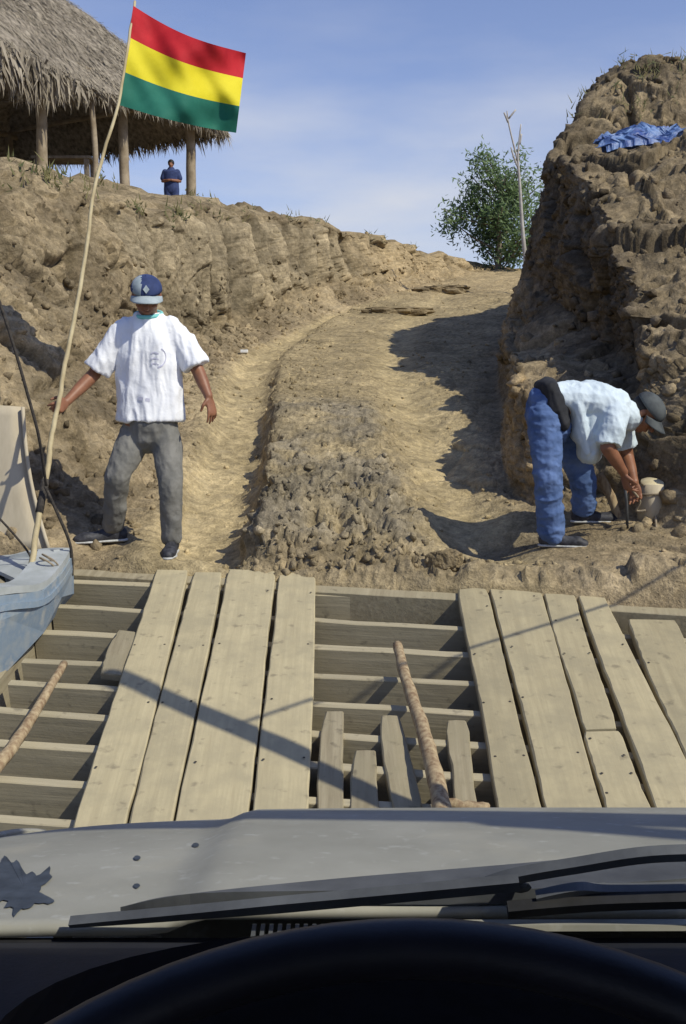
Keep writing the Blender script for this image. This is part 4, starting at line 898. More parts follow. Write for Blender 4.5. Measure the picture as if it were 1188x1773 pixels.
# ------------------------------------------------------------------ PEOPLE
def loftmesh(bm, rings, seg=18):
    """rings: (centre, side axis, front axis, rs, rf)"""
    loops = []
    for (c_, sx, fx_, a, b) in rings:
        loops.append([bm.verts.new(Vector(c_) + sx * (a * math.cos(2 * math.pi * k / seg)) + fx_ * (b * math.sin(2 * math.pi * k / seg))) for k in range(seg)])
    for i in range(len(loops) - 1):
        for k in range(seg): bm.faces.new((loops[i][k], loops[i][(k + 1) % seg], loops[i + 1][(k + 1) % seg], loops[i + 1][k]))
    bm.faces.new(loops[0][::-1]); bm.faces.new(loops[-1])
def limb(bm, pts, rad, ref=Vector((0, -1, 0)), flat_=1.0, seg=16, cap=True):
    """round tapered chain with rounded ends; rad numbers or (side,front)"""
    pts = [Vector(p) for p in pts]; R = [(r, r * flat_) if isinstance(r, (int, float)) else r for r in rad]
    # refine
    P2, R2 = [], []
    for i in range(len(pts) - 1):
        for k in range(5):
            t = k / 5; P2.append(pts[i].lerp(pts[i + 1], t)); s = t * t * (3 - 2 * t); R2.append((R[i][0] * (1 - s) + R[i + 1][0] * s, R[i][1] * (1 - s) + R[i + 1][1] * s))
    P2.append(pts[-1]); R2.append(R[-1])
    rings = []; n = len(P2)
    def fr(t): f_ = (ref - t * ref.dot(t)); f_ = f_.normalized() if f_.length > 1e-3 else t.orthogonal().normalized(); return f_.cross(t).normalized(), f_
    t0 = (P2[1] - P2[0]).normalized(); sx, ff_ = fr(t0)
    for a in (80, 55, 28): rings.append((P2[0] - t0 * R2[0][0] * 0.9 * math.sin(math.radians(a)), sx, ff_, R2[0][0] * math.cos(math.radians(a)), R2[0][1] * math.cos(math.radians(a))))
    for i in range(n):
        t = (P2[min(i + 1, n - 1)] - P2[max(i - 1, 0)]).normalized(); sx, ff_ = fr(t); rings.append((P2[i], sx, ff_, R2[i][0], R2[i][1]))
    if cap:
      for a in (28, 55, 80): rings.append((P2[-1] + t * R2[-1][0] * 0.9 * math.sin(math.radians(a)), sx, ff_, R2[-1][0] * math.cos(math.radians(a)), R2[-1][1] * math.cos(math.radians(a))))
    loftmesh(bm, rings, seg)
def ball(bm, c_, r, rot=None, sub=3):
    n0 = len(bm.verts); res = bmesh.ops.create_icosphere(bm, subdivisions=sub, radius=1.0)
    for v in res['verts']:
        q_ = Vector((v.co.x * r[0], v.co.y * r[1], v.co.z * r[2])); v.co = (rot @ q_ if rot is not None else q_) + Vector(c_)
def fuse(name, bm, m, parent, voxel=0.007, it=6, fold=0.0, fscale=(6, 6, 3), fo=0.0):
    me = bpy.data.meshes.new('tmp'); bmesh.ops.recalc_face_normals(bm, faces=bm.faces); bm.to_mesh(me); bm.free()
    o = bpy.data.objects.new('tmp', me); COL.objects.link(o)
    r = o.modifiers.new('r', 'REMESH'); r.mode = 'VOXEL'; r.voxel_size = voxel; r.use_smooth_shade = True
    s = o.modifiers.new('s', 'SMOOTH'); s.iterations = it; s.factor = 0.5
    dg = bpy.context.evaluated_depsgraph_get(); em = bpy.data.meshes.new_from_object(o.evaluated_get(dg)); bpy.data.objects.remove(o)
    if fold:
        n = len(em.vertices); co = np.empty(n * 3, np.float32); em.vertices.foreach_get('co', co); co = co.reshape(-1, 3).astype(float)
        nn = np.empty(n * 3, np.float32); em.vertices.foreach_get('normal', nn); nn = nn.reshape(-1, 3)
        dd = fold * (ridged(co * np.array(fscale) + fo, 3) - 0.8) + fold * 0.6 * pn(co * np.array(fscale) * 2.2 + fo)
        co = co + nn * dd[:, None]; em.vertices.foreach_set('co', co.astype(np.float32).ravel()); em.update()
    em.name = name; em.materials.clear(); o = link(name, em, m, None, True); put(o, parent); return o
def hand(bm, wrist, dirv, palm_n, size=1.0, curl=0.4, spread=1.0, thumb_side=1):
    """five fingers; dirv along the hand, palm_n out of the palm"""
    d_ = dirv.normalized(); n_ = (palm_n - d_ * palm_n.dot(d_)).normalized(); s_ = d_.cross(n_) * thumb_side; k = size
    limb(bm, [wrist, wrist + d_ * 0.045 * k, wrist + d_ * 0.085 * k], [(0.026 * k, 0.019 * k), (0.038 * k, 0.015 * k), (0.039 * k, 0.013 * k)], ref=n_)
    for i, (off, L_) in enumerate(((0.030, 0.072), (0.010, 0.080), (-0.010, 0.074), (-0.029, 0.058))):
        p = wrist + d_ * 0.08 * k + s_ * off * k; dd = (d_ + s_ * off * 4 * spread).normalized(); c1 = curl * (0.8 + 0.15 * i)
        pts = [p]; a = 0
        for seg_ in (0.45, 0.32, 0.25):
            a += c1 * 0.75; pts.append(pts[-1] + (dd * math.cos(a) + n_ * math.sin(a)) * L_ * seg_ * k)
        limb(bm, pts, [0.0095 * k, 0.0088 * k, 0.0078 * k, 0.006 * k], ref=n_, seg=8)
    p = wrist + d_ * 0.025 * k + s_ * 0.026 * k
    limb(bm, [p, p + (d_ * 0.6 + s_ * 0.7 + n_ * 0.35).normalized() * 0.035 * k, p + (d_ * 0.85 + s_ * 0.5 + n_ * 0.6).normalized() * 0.068 * k], [0.013 * k, 0.0105 * k, 0.008 * k], ref=n_, seg=8)
def head(bm, c_, R, k=1.0):
    """c_ head centre, R rotation: local -Y is the face, Z the crown"""
    P = lambda x, y, z: Vector(c_) + R @ (Vector((x, y, z)) * k)
    ball(bm, P(0, 0.012, 0.03), (0.074 * k, 0.093 * k, 0.088 * k), R); ball(bm, P(0, -0.018, -0.035), (0.058 * k, 0.068 * k, 0.075 * k), R)
    ball(bm, P(0, -0.045, -0.085), (0.030 * k, 0.030 * k, 0.026 * k), R)                                     # chin
    limb(bm, [P(0, -0.082, 0.008), P(0, -0.098, -0.018), P(0, -0.103, -0.030)], [0.009 * k, 0.012 * k, 0.015 * k], seg=8)    # nose
    for sx in (-1, 1):
        ball(bm, P(sx * 0.030, -0.078, 0.022), (0.022 * k, 0.012 * k, 0.007 * k), R, 2)                       # brow
        ball(bm, P(sx * 0.042, -0.056, -0.024), (0.020 * k, 0.022 * k, 0.020 * k), R, 2)                       # cheek
        ball(bm, P(sx * 0.076, 0.008, -0.005), (0.010 * k, 0.020 * k, 0.031 * k), R, 2)                        # ear
    ball(bm, P(0, -0.082, -0.056), (0.024 * k, 0.012 * k, 0.006 * k), R, 2); ball(bm, P(0, -0.080, -0.066), (0.020 * k, 0.012 * k, 0.007 * k), R, 2)
def facebits(c_, R, parent, k=1.0):
    P = lambda x, y, z: Vector(c_) + R @ (Vector((x, y, z)) * k)
    for sx in (-1, 1):
        b = bmesh.new(); ball(b, P(sx * 0.030, -0.0785, 0.006), (0.0115 * k, 0.006 * k, 0.006 * k), R, 2); put(from_bm('eye', b, M['sole'], None, True), parent)
        b = bmesh.new(); ball(b, P(sx * 0.030, -0.0845, 0.006), (0.005 * k, 0.002 * k, 0.005 * k), R, 2); put(from_bm('iris', b, M['hair'], None, True), parent)
        b = bmesh.new(); ball(b, P(sx * 0.030, -0.086, 0.026), (0.019 * k, 0.004 * k, 0.0035 * k), R, 2); put(from_bm('eyebrow', b, M['hair'], None, True), parent)
def cap_(c_, R, parent, k, mat_crown, mat_brim, emblem=None, panel=None, dropb=0.0):
    P = lambda x, y, z: Vector(c_) + R @ (Vector((x, y, z)) * k)
    b = bmesh.new(); rr_ = bmesh.ops.create_uvsphere(b, u_segments=36, v_segments=24, radius=1.0)
    bmesh.ops.delete(b, geom=[v for v in b.verts if v.co.z < -0.02], context='VERTS')
    for v in b.verts:
        x_, y_, z_ = v.co; an = math.atan2(y_, x_); ridge_ = 1 + 0.012 * abs(math.cos(an * 3)) * (1 - z_)
        v.co = P(x_ * 0.086 * ridge_, y_ * 0.104 * ridge_ + 0.010, z_ ** 0.9 * 0.080 + 0.038 if z_ > 0 else 0.038 + z_ * 0.5)
    # side panels of another colour
    o = from_bm('cap', b, M[mat_crown], None, True); so = o.modifiers.new('s', 'SOLIDIFY'); so.thickness = 0.004; put(o, parent)
    if panel:
        o.data.materials.append(M[panel])
        for f_ in o.data.polygons:
            q_ = R.inverted() @ (f_.center - Vector(c_)); 
            if q_.x < -0.026 * k and q_.y < 0.03 * k and q_.x > -0.075 * k: f_.material_index = 1
    vs, fs = [], []; na, nb = 16, 6
    for i in range(na + 1):
        a = math.pi * (0.10 + 0.80 * i / na)
        for j in range(nb + 1):
            t = j / nb; r1 = 0.086; x_ = math.cos(a) * (r1 + 0.004 * t); y_ = -(math.sin(a) * (0.092 + 0.082 * t)) + 0.010
            vs.append(P(x_, y_, 0.040 - 0.016 * t - 0.35 * x_ * x_ / 0.086 - dropb * t))
    for i in range(na):
        for j in range(nb): p = i * (nb + 1) + j; fs.append((p, p + 1, p + nb + 2, p + nb + 1))
    ob = from_py('brim', vs, fs, M[mat_brim], sm=True); so = ob.modifiers.new('s', 'SOLIDIFY'); so.thickness = 0.005; ob.parent = o; 
    ob.matrix_parent_inverse = Matrix.Identity(4)
    if emblem:
        e_ = []
        for (dx_, dz_) in ((0, 0.021), (-0.017, 0), (0, -0.021), (0.017, 0)):
            zz_ = 0.076 + dz_ * .9; y_ = -0.104 * math.sqrt(max(0.02, 1 - ((zz_ - 0.038) / 0.080) ** 2.2 - (dx_ / 0.086) ** 2)) + 0.010 - 0.006
            e_.append(P(dx_, y_, zz_))
        oe = from_py('emblem', e_ + [p + R @ Vector((0, 0.006, 0)) for p in e_], [(0, 1, 2, 3), (7, 6, 5, 4), (0, 4, 5, 1), (1, 5, 6, 2), (2, 6, 7, 3), (3, 7, 4, 0)], M[emblem]); oe.parent = o; oe.matrix_parent_inverse = Matrix.Identity(4)
    b = bmesh.new(); ball(b, P(0, 0.010, 0.118), (0.007, 0.007, 0.004), R, 2); ob = from_bm('cap_button', b, M[mat_crown], None, True); ob.parent = o; ob.matrix_parent_inverse = Matrix.Identity(4)
    return o
def shoe(name, heel, toe, parent, up=Vector((0, 0, 1)), k=1.0, m='shoe'):
    """heel and toe at sole level"""
    d_ = (toe - heel).normalized(); u = (up - d_ * up.dot(d_)).normalized(); L_ = (toe - heel).length; b = bmesh.new()
    pr = [(0.0, 0.034, 0.045, 0.045), (0.12, 0.038, 0.05, 0.05), (0.35, 0.036, 0.045, 0.045), (0.6, 0.042, 0.035, 0.035), (0.82, 0.045, 0.036, 0.036), (0.97, 0.036, 0.028, 0.028)]
    pts = [heel + d_ * L_ * a + u * h for a, w_, h, c2 in pr]
    limb(b, pts, [(w_ * k, h * k) for a, w_, h, c2 in pr], ref=u); limb(b, [heel + d_ * 0.05 + u * 0.05, heel + d_ * 0.04 + u * 0.12], [0.043 * k, 0.044 * k])
    o = fuse(name, b, M[m], parent, 0.006, 3)
    b = bmesh.new(); limb(b, [heel + u * 0.012, heel + d_ * L_ * .4 + u * 0.012, heel + d_ * L_ * .75 + u * 0.012, toe + u * 0.012], [(0.038 * k, 0.012), (0.037 * k, 0.012), (0.048 * k, 0.012), (0.034 * k, 0.012)], ref=u)
    so = fuse('sole', b, M['sole'], parent, 0.005, 2); so.parent = o; so.matrix_parent_inverse = Matrix.Identity(4)
    return o

# ---- man 1, standing with the flag pole
Y1 = 5.80
J = lambda px, py, dy=0.0: W(px, py, Y1 + dy)
feetA = J(196, 922, 0.14); feetB = J(298, 958, -0.10)
gA, gB = gz(feetA.x, feetA.y), gz(feetB.x, feetB.y); print('FEET', feetA, gA, feetB, gB)
man = empty('person', (J(262, 900).x, Y1, min(gA, gB)), 'man in white T-shirt and navy cap standing with one hand on the flag pole', 'person')
hipL, hipR = J(236, 752, 0.02), J(286, 752, 0.0)
kneeL, kneeR = J(203, 824, -0.07), J(296, 842, -0.09)
ankL, ankR = J(196, 905, 0.10), J(297, 922, -0.02); 
ankL.z = gA + 0.085; ankR.z = gB + 0.085
neck = J(258, 548, -0.0); shL, shR = J(212, 570), J(305, 569)
elL, elR = J(163, 648, -0.02), J(343, 642, -0.03); wrL, wrR = J(115, 696, -0.22), J(361, 686, -0.10)
hc = J(254, 514, -0.05); RH1 = Matrix.Rotation(math.radians(10), 3, 'Z') @ Matrix.Rotation(math.radians(26), 3, 'X')
pelv = J(260, 735); chest = J(259, 620)
b = bmesh.new()
limb(b, [pelv, J(259, 690), chest, J(258, 580), J(258, 562)], [(0.15, 0.10), (0.13, 0.09), (0.15, 0.09), (0.12, 0.07), (0.07, 0.055)])
limb(b, [J(258, 570), J(257, 545, -.01), hc + Vector((0, 0.03, -0.05))], [0.055, 0.052, 0.05])
for hp, kn, an in ((hipL, kneeL, ankL), (hipR, kneeR, ankR)): limb(b, [hp, kn, an], [0.075, 0.052, 0.038])
for sh, e_, w_ in ((shL, elL, wrL), (shR, elR, wrR)): limb(b, [sh.lerp(e_, .12) + (chest - sh) * .12, sh.lerp(e_, .5), e_, e_.lerp(w_, .35), w_], [0.040, 0.043, 0.038, 0.037, 0.026])
head(b, hc, RH1)
grip = W(100, 705, 5.46)
hand(b, wrL, (grip - wrL).normalized() * 1.0 + Vector((-0.1, 0, -0.1)), Vector((-0.2, 0.9, 0.1)), 0.95, curl=1.15, thumb_side=-1)
hand(b, wrR, Vector((0.25, -0.1, -1)), Vector((-0.8, 0.5, 0)), 0.98, curl=0.3, spread=1.5, thumb_side=-1)
fuse('body', b, M['skin'], man, 0.0048, 3)
facebits(hc, RH1, man)
b = bmesh.new()
rings = [(728, 259, .203, .130), (700, 259, .196, .128), (660, 258, .188, .122), (620, 258, .186, .125), (590, 258, .184, .118), (570, 257, .178, .105), (557, 257, .150, .090), (547, 257, .100, .075), (542, 257, .075, .06)]
loftmesh(b, [(J(cx, py), Vector((1, 0, 0)), Vector((0, -1, 0)), a, d_) for py, cx, a, d_ in [(729, 259, .192, .125)] + rings], 28)
limb(b, [J(222, 568), shL.lerp(elL, .35), shL.lerp(elL, .92)], [(0.066, .072), (0.070, .076), (0.082, .086)], cap=False); limb(b, [J(294, 567), shR.lerp(elR, .35), shR.lerp(elR, .90)], [(0.066, .072), (0.068, .076), (0.080, .086)], cap=False)
sh1 = fuse('shirt', b, M['white'], man, 0.007, 6, fold=0.013, fscale=(8, 5, 2.2), fo=3)
# ribbed collar
pts = [J(257, 544) + Vector((0.074 * math.cos(a), 0.082 * math.sin(a), 0.012 * math.sin(a) * 1.8)) for a in [2 * math.pi * i / 24 for i in range(24)]]
put(tube('collar', pts, 0.012, M['teal'], seg=8, closed=True), man)
# faded chest print: broken ring and bars lying on the cloth
bv = BVHTree.FromObject(sh1, bpy.context.evaluated_depsgraph_get())
mwi = sh1.matrix_world
def decal(name, pxs, w, mt, parent):
    P2 = []
    bpy.context.view_layer.update(); tree_ = BVHTree.FromPolygons([parent.matrix_world @ v.co for v in parent.data.vertices], [tuple(p.vertices) for p in parent.data.polygons])
    for (x_, y_) in pxs:
        h_ = tree_.ray_cast(Vector((0, 0, CAM_Z)), ray(x_, y_).normalized())
        if h_[0] is not None: P2.append(h_[0] + Vector((0, -0.003, 0)))
    if len(P2) > 1:
        vs, fs = [], []
        for i, p in enumerate(P2):
            t = (P2[min(i + 1, len(P2) - 1)] - P2[max(i - 1, 0)]).normalized(); s_ = t.cross(Vector((0, -1, 0))).normalized() * w / 2; vs += [p - s_, p + s_]
        fs = [(2 * i, 2 * i + 1, 2 * i + 3, 2 * i + 2) for i in range(len(P2) - 1)]
        o = from_py(name, vs, fs, M[mt]); o.parent = parent; o.matrix_parent_inverse = parent.matrix_world.inverted(); return o
decal('shirt_print', [(272 + 15 * math.cos(a), 619 + 17 * math.sin(a)) for a in [(-60 + 12 * i) * math.pi / 180 for i in range(13)]], 0.009, 'ink', sh1)
for yy in (612, 622, 631): decal('shirt_print', [(262, yy), (268, yy - 2), (275, yy + 1)], 0.008, 'ink', sh1)
for x0, y0 in ((240, 690), (252, 692)): decal('shirt_print', [(x0, y0), (x0 + 8, y0 + 1)], 0.02, 'ink', sh1)
b = bmesh.new()
limb(b, [J(262, 722), J(262, 745)], [(0.162, .115), (0.150, .118)])
limb(b, [hipL, hipL.lerp(kneeL, .5), kneeL, kneeL.lerp(ankL, .5), ankL + Vector((0, -.01, 0.015))], [0.094, 0.085, 0.071, 0.066, 0.062]); limb(b, [hipR, hipR.lerp(kneeR, .5), kneeR, kneeR.lerp(ankR, .5), ankR + Vector((0, -.01, 0.015))], [0.094, 0.083, 0.069, 0.064, 0.060])
fuse('trousers', b, M['greyj'], man, 0.007, 5, fold=0.008, fscale=(8, 6, 5), fo=11)
toeA = Vector((ankL.x - 0.20, ankL.y - 0.08, gA)); heelA = Vector((ankL.x + 0.05, ankL.y + 0.02, gA)); shoe('shoe', heelA, toeA, man)
heelB = Vector((ankR.x, ankR.y + 0.05, gB)); toeB = Vector((ankR.x + 0.01, ankR.y - 0.20, gB)); shoe('shoe', heelB, toeB, man)
b = bmesh.new(); ball(b, hc + RH1 @ Vector((0, 0.028, 0.012)), (0.079, 0.086, 0.078), RH1); put(from_bm('hair', b, M['hair'], None, True), man)
cap_(hc, RH1, man, 1.02, 'navy', 'capgrey', 'capgrey', 'capgrey')

# ---- man 2, bent over the stump
Y2 = 6.0
J = lambda px, py, dy=0.0: W(px, py, Y2 + dy)
fA = J(955, 940, -0.12); fB = J(1010, 905, 0.22); g2A, g2B = gz(fA.x, fA.y), gz(fB.x, fB.y)
man2 = empty('person', (fA.x, fA.y, g2A), 'man in pale blue shirt and blue jeans bending down beside the mooring stump', 'person')
hip1, hip2 = J(942, 722, -0.10), J(972, 730, 0.12); kn1, kn2 = J(948, 828, -0.16), J(1010, 832, 0.16)
an1, an2 = Vector((fA.x, fA.y, g2A + 0.085)), Vector((fB.x, fB.y, g2B + 0.085))
shc = J(1078, 712, 0.0); hc2 = J(1118, 716, -0.02)
RH2 = Matrix.Rotation(math.radians(62), 3, 'Z') @ Matrix.Rotation(math.radians(52), 3, 'X')
b = bmesh.new()
limb(b, [J(955, 705), J(1000, 700), J(1045, 700), J(1072, 708)], [(.14, .09), (.125, .085), (.14, .09), (.11, .075)], ref=Vector((0.2, 0, -1)))
limb(b, [J(1075, 708), J(1098, 710), hc2 + Vector((-0.03, 0, 0.0))], [0.06, 0.054, 0.05])
for hp, kn, an in ((hip1, kn1, an1), (hip2, kn2, an2)): limb(b, [hp, kn, an], [0.08, 0.055, 0.04])
s1, e1_, w1 = J(1062, 728, -0.19), J(1052, 775, -0.22), J(1080, 818, -0.16); s2, e2_, w2 = J(1075, 728, 0.18), J(1085, 790, 0.20), J(1098, 835, 0.04)
for a_, b_, c_ in ((s1, e1_, w1), (s2, e2_, w2)): limb(b, [a_.lerp(b_, .15), a_.lerp(b_, .5), b_, b_.lerp(c_, .35), c_], [.042, .046, .044, .040, .028])
head(b, hc2, RH2)
hand(b, w1, Vector((0.28, 0.15, -1)), Vector((0.9, 0.3, 0)), 1.0, curl=0.75, thumb_side=1)
hand(b, w2, Vector((0.15, -0.1, -1)), Vector((-0.4, -0.8, 0)), 1.0, curl=0.75, thumb_side=1)
fuse('body', b, M['skin'], man2, 0.0048, 3)
facebits(hc2, RH2, man2)
b = bmesh.new()
fr_ = Vector((0.15, 0, -1))
limb(b, [J(976, 691), J(990, 692), J(1025, 696), J(1060, 706), J(1076, 716)], [(.165, .105), (.170, .115), (.185, .125), (.195, .12), (.15, .095)], ref=fr_)
limb(b, [J(1066, 716, -0.15), s1.lerp(e1_, .35), s1.lerp(e1_, .92)], [.080, .080, .080], cap=False); limb(b, [J(1070, 716, 0.15), s2.lerp(e2_, .35), s2.lerp(e2_, .75)], [.08, .08, .08], cap=False)
# loose hanging shirt front
limb(b, [J(1030, 715, -0.02), J(1022, 750, -0.02), J(1020, 785, -0.02)], [(.115, .15), (.098, .15), (.070, .145)], ref=Vector((0, -1, 0)))
limb(b, [J(992, 700, -0.03), J(1004, 745, -0.04), J(1012, 782, -0.04)], [(.075, .15), (.060, .14), (.030, .13)], ref=Vector((0, -1, 0)))
fuse('shirt', b, M['palesh'], man2, 0.007, 5, fold=0.008, fscale=(9, 5, 5), fo=7)
b = bmesh.new()
limb(b, [J(940, 692), J(942, 712), J(955, 738)], [(.095, .155), (.115, .165), (.13, .16)])
limb(b, [hip1, hip1.lerp(kn1, .5), kn1, kn1.lerp(an1, .5), an1 + Vector((0, 0, 0.0))], [.104, .096, .084, .080, .082]); limb(b, [hip2, hip2.lerp(kn2, .5), kn2, kn2.lerp(an2, .5), an2 + Vector((0, 0, 0.02))], [.10, .092, .080, .074, .078])
jn = fuse('jeans', b, M['jeans'], man2, 0.007, 4, fold=0.009, fscale=(7, 6, 10), fo=21)
b = bmesh.new(); limb(b, [J(946, 672, 0), J(953, 700, 0), J(966, 732, 0)], [(.070, .175), (.100, .195), (.070, .19)], ref=Vector((0, -1, 0)))
fuse('undershirt', b, M['black'], man2, 0.008, 4, fold=0.008, fscale=(7, 5, 5))
shoe('shoe', an1 + Vector((-.05, 0, -.085)), an1 + Vector((.19, -.03, -.085)), man2); shoe('shoe', an2 + Vector((-.05, 0, -.085)), an2 + Vector((.20, .0, -.085)), man2)
b = bmesh.new(); ball(b, hc2 + RH2 @ Vector((0, 0.028, 0.012)), (0.079, 0.086, 0.078), RH2); put(from_bm('hair', b, M['hair'], None, True), man2)
cap_(hc2, RH2, man2, 1.02, 'capdark', 'capdark', None, None, 0.01)

# stump, sticks and rope in front of man 2
sp_ = W(1126, 905, 6.12); g_ = gz(sp_.x, sp_.y); stp = empty('mooring_stump', (sp_.x, sp_.y, g_), 'short pale sawn mooring stump wound with rope in front of the bending man', 'stump')
tz = W(1126, 838, 6.12).z
ps = [Vector((sp_.x, sp_.y, g_ - .1)), Vector((sp_.x + .004, sp_.y, g_ + .05)), Vector((sp_.x, sp_.y, (g_ + tz) / 2)), Vector((sp_.x, sp_.y, tz))]
put(tube('stump_log', ps, [.082, .078, .073, .072], M['panel'], seg=20, wob=.03), stp)
put(tube('cut_top', [Vector((sp_.x, sp_.y, tz + .0005)), Vector((sp_.x, sp_.y - .004, tz + .012))], [.072, .068], M['cutwood'], seg=20, wob=.02), stp)
pts = [Vector((sp_.x + .083 * math.cos(a), sp_.y + .083 * math.sin(a), g_ + .05 + .007 * a)) for a in [i * .5 for i in range(17)]]; put(tube('rope_turns', pts, .006, M['ropeL'], seg=6), stp)
pa, pb = W(1036, 822, 6.28), W(1074, 905, 6.2); pb.z = gz(pb.x, pb.y) - .04
tag(tube('stake', spline([pa, (pa + pb) / 2 + Vector((.01, 0, .01)), pb], 5, .002), [.034 - .001 * i for i in range(11)], M['log'], wob=.06), 'slanting wooden stake driven into the ground behind the hands of the bending man', 'stake')
pa, pb = W(1080, 822, 5.93), W(1087, 908, 6.02); pb.z = gz(pb.x, pb.y) - .02
tag(tube('iron_bar', [pa, pa.lerp(pb, .5) + Vector((.006, 0, 0)), pb], .009, M['wiperm'], seg=8), 'thin iron bar held upright in the hand of the bending man', 'iron bar')
rope('rope', [W(1096, 850, 6.0), W(1108, 868, 6.02), W(1102, 884, 6.04), W(1118, 884, 6.03)], 0.008, 'short tan rope between the hands of the bending man and the stump', 'ropeL')
rope('rope', [W(1135, 895, 6.03), W(1140, 925, 5.92) , W(1165, 965, 5.7), W(1215, 1010, 5.45)], 0.008, 'muddy rope trailing from the stump across the clods to the ferry', 'ropeL')
e = W(1172, 895, 6.25); st2 = empty('leaning_post', (e.x, e.y, gz(e.x, e.y)), 'dark leaning post half buried at the right edge beside the stump', 'post')
put(tube('post_shaft', [Vector((e.x, e.y, gz(e.x, e.y) - .1)), W(1164, 862, 6.28)], [.03, .026], M['bark']), st2)

# ---- child in the hut
p = W(297, 320, 24.0); g_ = gz(p.x, p.y); kid = empty('person', (p.x, p.y, g_), 'small figure in dark blue clothes with folded arms standing under the hut', 'person'); kk = 1.36 / 1.7
Q = lambda x_, z_, y_=0: Vector((p.x + x_ * kk, p.y + y_ * kk, g_ + z_ * kk))
b = bmesh.new()
limb(b, [Q(0, .92), Q(0, 1.15), Q(0, 1.38), Q(0, 1.45)], [(.15, .10), (.13, .09), (.17, .10), (.06, .05)]); limb(b, [Q(0, 1.42), Q(0, 1.52)], [.05, .05])
for s_ in (-1, 1):
    limb(b, [Q(s_ * .09, .9), Q(s_ * .10, .48), Q(s_ * .10, .07)], [.085, .055, .04]); limb(b, [Q(s_ * .2, 1.38), Q(s_ * .25, 1.12), Q(s_ * .05, 1.12, -.2)], [.05, .042, .03]); limb(b, [Q(s_ * .05, 1.12, -.2), Q(-s_ * .05, 1.13, -.2)], [.03, .02])
head(b, Q(0, 1.60), Matrix.Identity(3), kk * 1.05); fuse('body', b, M['skin'], kid, .012, 3)
b = bmesh.new(); limb(b, [Q(0, .9), Q(0, 1.15), Q(0, 1.38), Q(0, 1.44)], [(.18, .13), (.17, .12), (.20, .12), (.09, .07)])
for s_ in (-1, 1): limb(b, [Q(s_ * .17, 1.38), Q(s_ * .24, 1.2)], [.075, .07])
fuse('shirt', b, M['navy'], kid, .014, 3)
b = bmesh.new(); 
for s_ in (-1, 1): limb(b, [Q(s_ * .09, .92), Q(s_ * .10, .48), Q(s_ * .10, .12)], [.11, .085, .075])
fuse('trousers', b, M['navy'], kid, .014, 3)
b = bmesh.new(); ball(b, Q(0, 1.64, .02), (.075, .085, .08)); put(from_bm('hair', b, M['hair'], None, True), kid)

# ------------------------------------------------------------------ CAR (the camera sits at its wheel)
car = empty('car', (0.4, -0.2, -0.55), 'dusty silver off-road car on the ferry deck seen over its bonnet from the driving seat', 'car')
XL, XR = -0.53, 1.33; XC = (XL + XR) / 2
def hoodz(x_, t):                 # t 0 at the cowl, 1 at the nose
    base = 0.556 - 0.15 * t - 0.155 * t ** 2.4
    edge_ = abs(x_ - XC) / ((XR - XL) / 2)
    base -= 0.014 * edge_ ** 8 + 0.004 * edge_ ** 2
    bul = 0.016 * (sst((x_ + 0.19) / 0.05) * (1 - sst((x_ - 0.96) / 0.05))) * (1 - 0.5 * max(0, t - .7))
    return base + bul
def sst(t): t = min(max(t, 0), 1); return t * t * (3 - 2 * t)
def hoody(x_, t):
    edge_ = abs(x_ - XC) / ((XR - XL) / 2); return 0.93 + (0.86 - 0.045 * edge_ ** 4) * t
nx, nt = 90, 44; vs = []
for j in range(nt + 1):
    for i in range(nx + 1): x_ = XL + (XR - XL) * i / nx; t = j / nt; vs.append((x_, hoody(x_, t), hoodz(x_, t)))
row = [(XL + (XR - XL) * i / nx, hoody(XL + (XR - XL) * i / nx, 1) + 0.025, hoodz(XL + (XR - XL) * i / nx, 1) - 0.06) for i in range(nx + 1)]; vs += row
fs = [(j * (nx + 1) + i, j * (nx + 1) + i + 1, (j + 1) * (nx + 1) + i + 1, (j + 1) * (nx + 1) + i) for j in range(nt + 1) for i in range(nx)]
hood = put(from_py('bonnet', vs, fs, M['paint'], sm=True), car); so = hood.modifiers.new('s', 'SOLIDIFY'); so.thickness = 0.012; so.offset = -1
# jagged dark patch laid on the near corner of the bonnet
def hpt(px, py):
    r = ray(px, py); best = None
    for k in range(400):
        t = k / 399; 
        yy = 0.93 + 0.86 * t; s_ = yy / r.y; x_ = r.x * s_; z_ = CAM_Z + r.z * s_
        if x_ < XL: x_ = XL
        if z_ <= hoodz(x_, t): return Vector((x_, yy, hoodz(x_, t) + 0.0014))
    return Vector((r.x * 1.0 / r.y, 1.0, hoodz(r.x, 0.1) + 0.002))
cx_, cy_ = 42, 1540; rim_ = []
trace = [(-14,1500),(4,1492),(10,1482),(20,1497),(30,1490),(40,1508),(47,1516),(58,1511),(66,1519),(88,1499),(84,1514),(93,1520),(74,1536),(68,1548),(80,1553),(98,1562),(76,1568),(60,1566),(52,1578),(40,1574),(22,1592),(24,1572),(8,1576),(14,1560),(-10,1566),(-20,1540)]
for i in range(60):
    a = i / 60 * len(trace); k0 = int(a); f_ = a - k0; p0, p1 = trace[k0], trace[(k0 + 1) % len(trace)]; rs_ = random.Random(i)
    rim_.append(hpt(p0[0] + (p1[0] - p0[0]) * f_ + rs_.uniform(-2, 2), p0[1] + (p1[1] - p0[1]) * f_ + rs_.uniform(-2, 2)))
vv = [hpt(cx_, cy_)] + rim_; o = from_py('jagged_patch', vv, [(0, 1 + i, 1 + (i + 1) % 60) for i in range(60)], M['darkpatch']); o.parent = hood; o.matrix_parent_inverse = Matrix.Identity(4)
